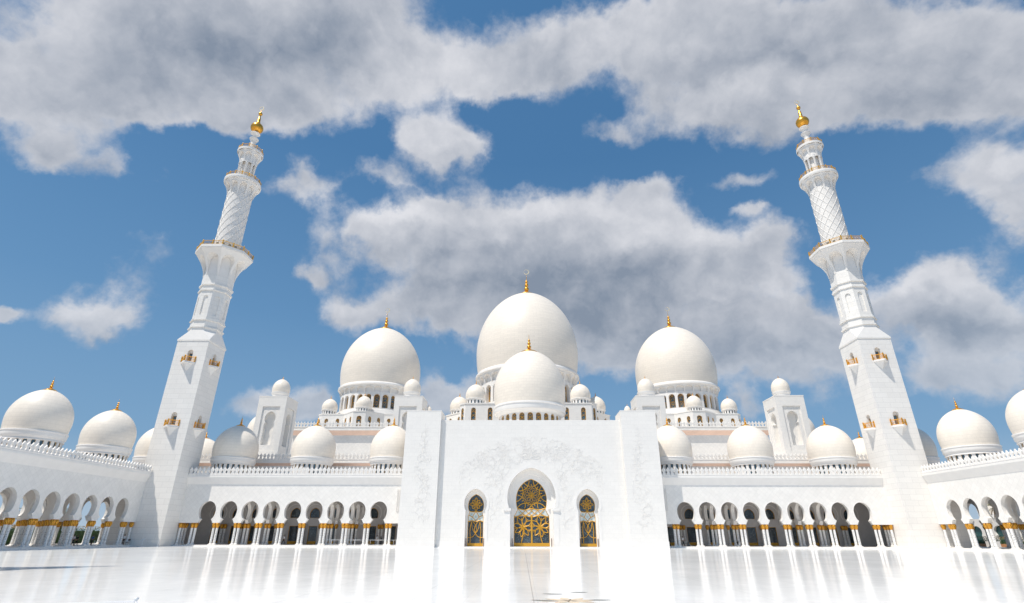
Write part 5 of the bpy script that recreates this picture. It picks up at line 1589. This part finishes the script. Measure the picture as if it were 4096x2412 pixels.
def field(P, lst):
    acc = None
    for (x_, y_, rx, ry, am) in lst:
        c0 = to_dir(x_, y_); ax_ = to_dir(x_ + rx, y_) - c0; ay_ = to_dir(x_, y_ - ry) - c0
        la, lb_ = ax_.length, ay_.length
        A = ax_ / (la * la); ay_ = ay_ - ax_ * (ay_.dot(ax_) / (la * la)); B = ay_ / ay_.length_squared
        d = g.v('SUBTRACT', P, tuple(c0))
        p1 = g.v('DOT_PRODUCT', d, tuple(A), out=1); p2 = g.v('DOT_PRODUCT', d, tuple(B), out=1)
        q = g.m('MULTIPLY_ADD', p1, p1, g.m('MULTIPLY', p2, p2))
        e = g.m('MULTIPLY', g.m('POWER', 2.0, g.m('MULTIPLY', q, -1.0)), am)
        acc = e if acc is None else g.m('ADD', acc, e)
    return acc
F = g.m('MINIMUM', field(DW, BL), 1.08)
SUNUP = (-.012, -.004, .026)
n1 = fbm(D0, 4.8, 12, .60)
n1s = fbm(g.v('ADD', D0, SUNUP), 4.6, 6, .53)
n1t = fbm(D0, 4.6, 6, .53)
def bil(P, s):
    q = g.noise(P, s, 4, .5)
    return g.m('SUBTRACT', .13, g.m('ABSOLUTE', g.m('SUBTRACT', q, .5)))
b1 = bil(DW, 11.0); b2 = bil(g.v('ADD', DW, SUNUP), 11.0)
den = g.m('ADD', F, g.m('MULTIPLY', g.m('SUBTRACT', n1, .5), 2.35))
den = g.m('ADD', den, g.m('MULTIPLY', b1, .8))
alpha = g.mr(den, .32, .92, 0, 1, True)
lb = g.m('SUBTRACT', field(DW, LT), field(DW, DK))
lit = g.m('MULTIPLY', g.m('SUBTRACT', n1t, n1s), 2.0)
lit = g.m('ADD', lit, g.m('MULTIPLY', g.m('SUBTRACT', b1, b2), 1.0))
lit = g.m('ADD', lit, g.m('ADD', g.m('MULTIPLY', lb, .75), .43))
lit = g.m('ADD', lit, g.mr(den, .4, 1.5, .24, -.14))
lit = g.mr(lit, -.2, 1.05, 0, 1)
k = 1 / STR
dark = rgb(.25 * k, .295 * k, .37 * k); bright = rgb(.80 * k, .80 * k, .83 * k)
ccol = g.mix(lit, dark, bright)
tint = g.v('MULTIPLY', sky.outputs[0], (.80, 1.14, 1.18))
skyc = tint
haze = g.mr(Z, 0.0, .62, .72, 0.0)
skyc = g.mix(.55, skyc, rgb(.068 * k, .205 * k, .435 * k))
skyc = g.mix(haze, skyc, rgb(.21 * k, .38 * k, .60 * k))
final = g.mix(g.m('MULTIPLY', alpha, .92), skyc, ccol)
final = g.mix(g.mr(Z, 0.0, .35, .5, 0.0), final, rgb(.27 * k, .41 * k, .58 * k))
final = g.mix(g.mr(Z, 0.0, .14, .75, 0.0), final, rgb(.50 * k, .60 * k, .70 * k))
g.put(bg.inputs['Color'], final)
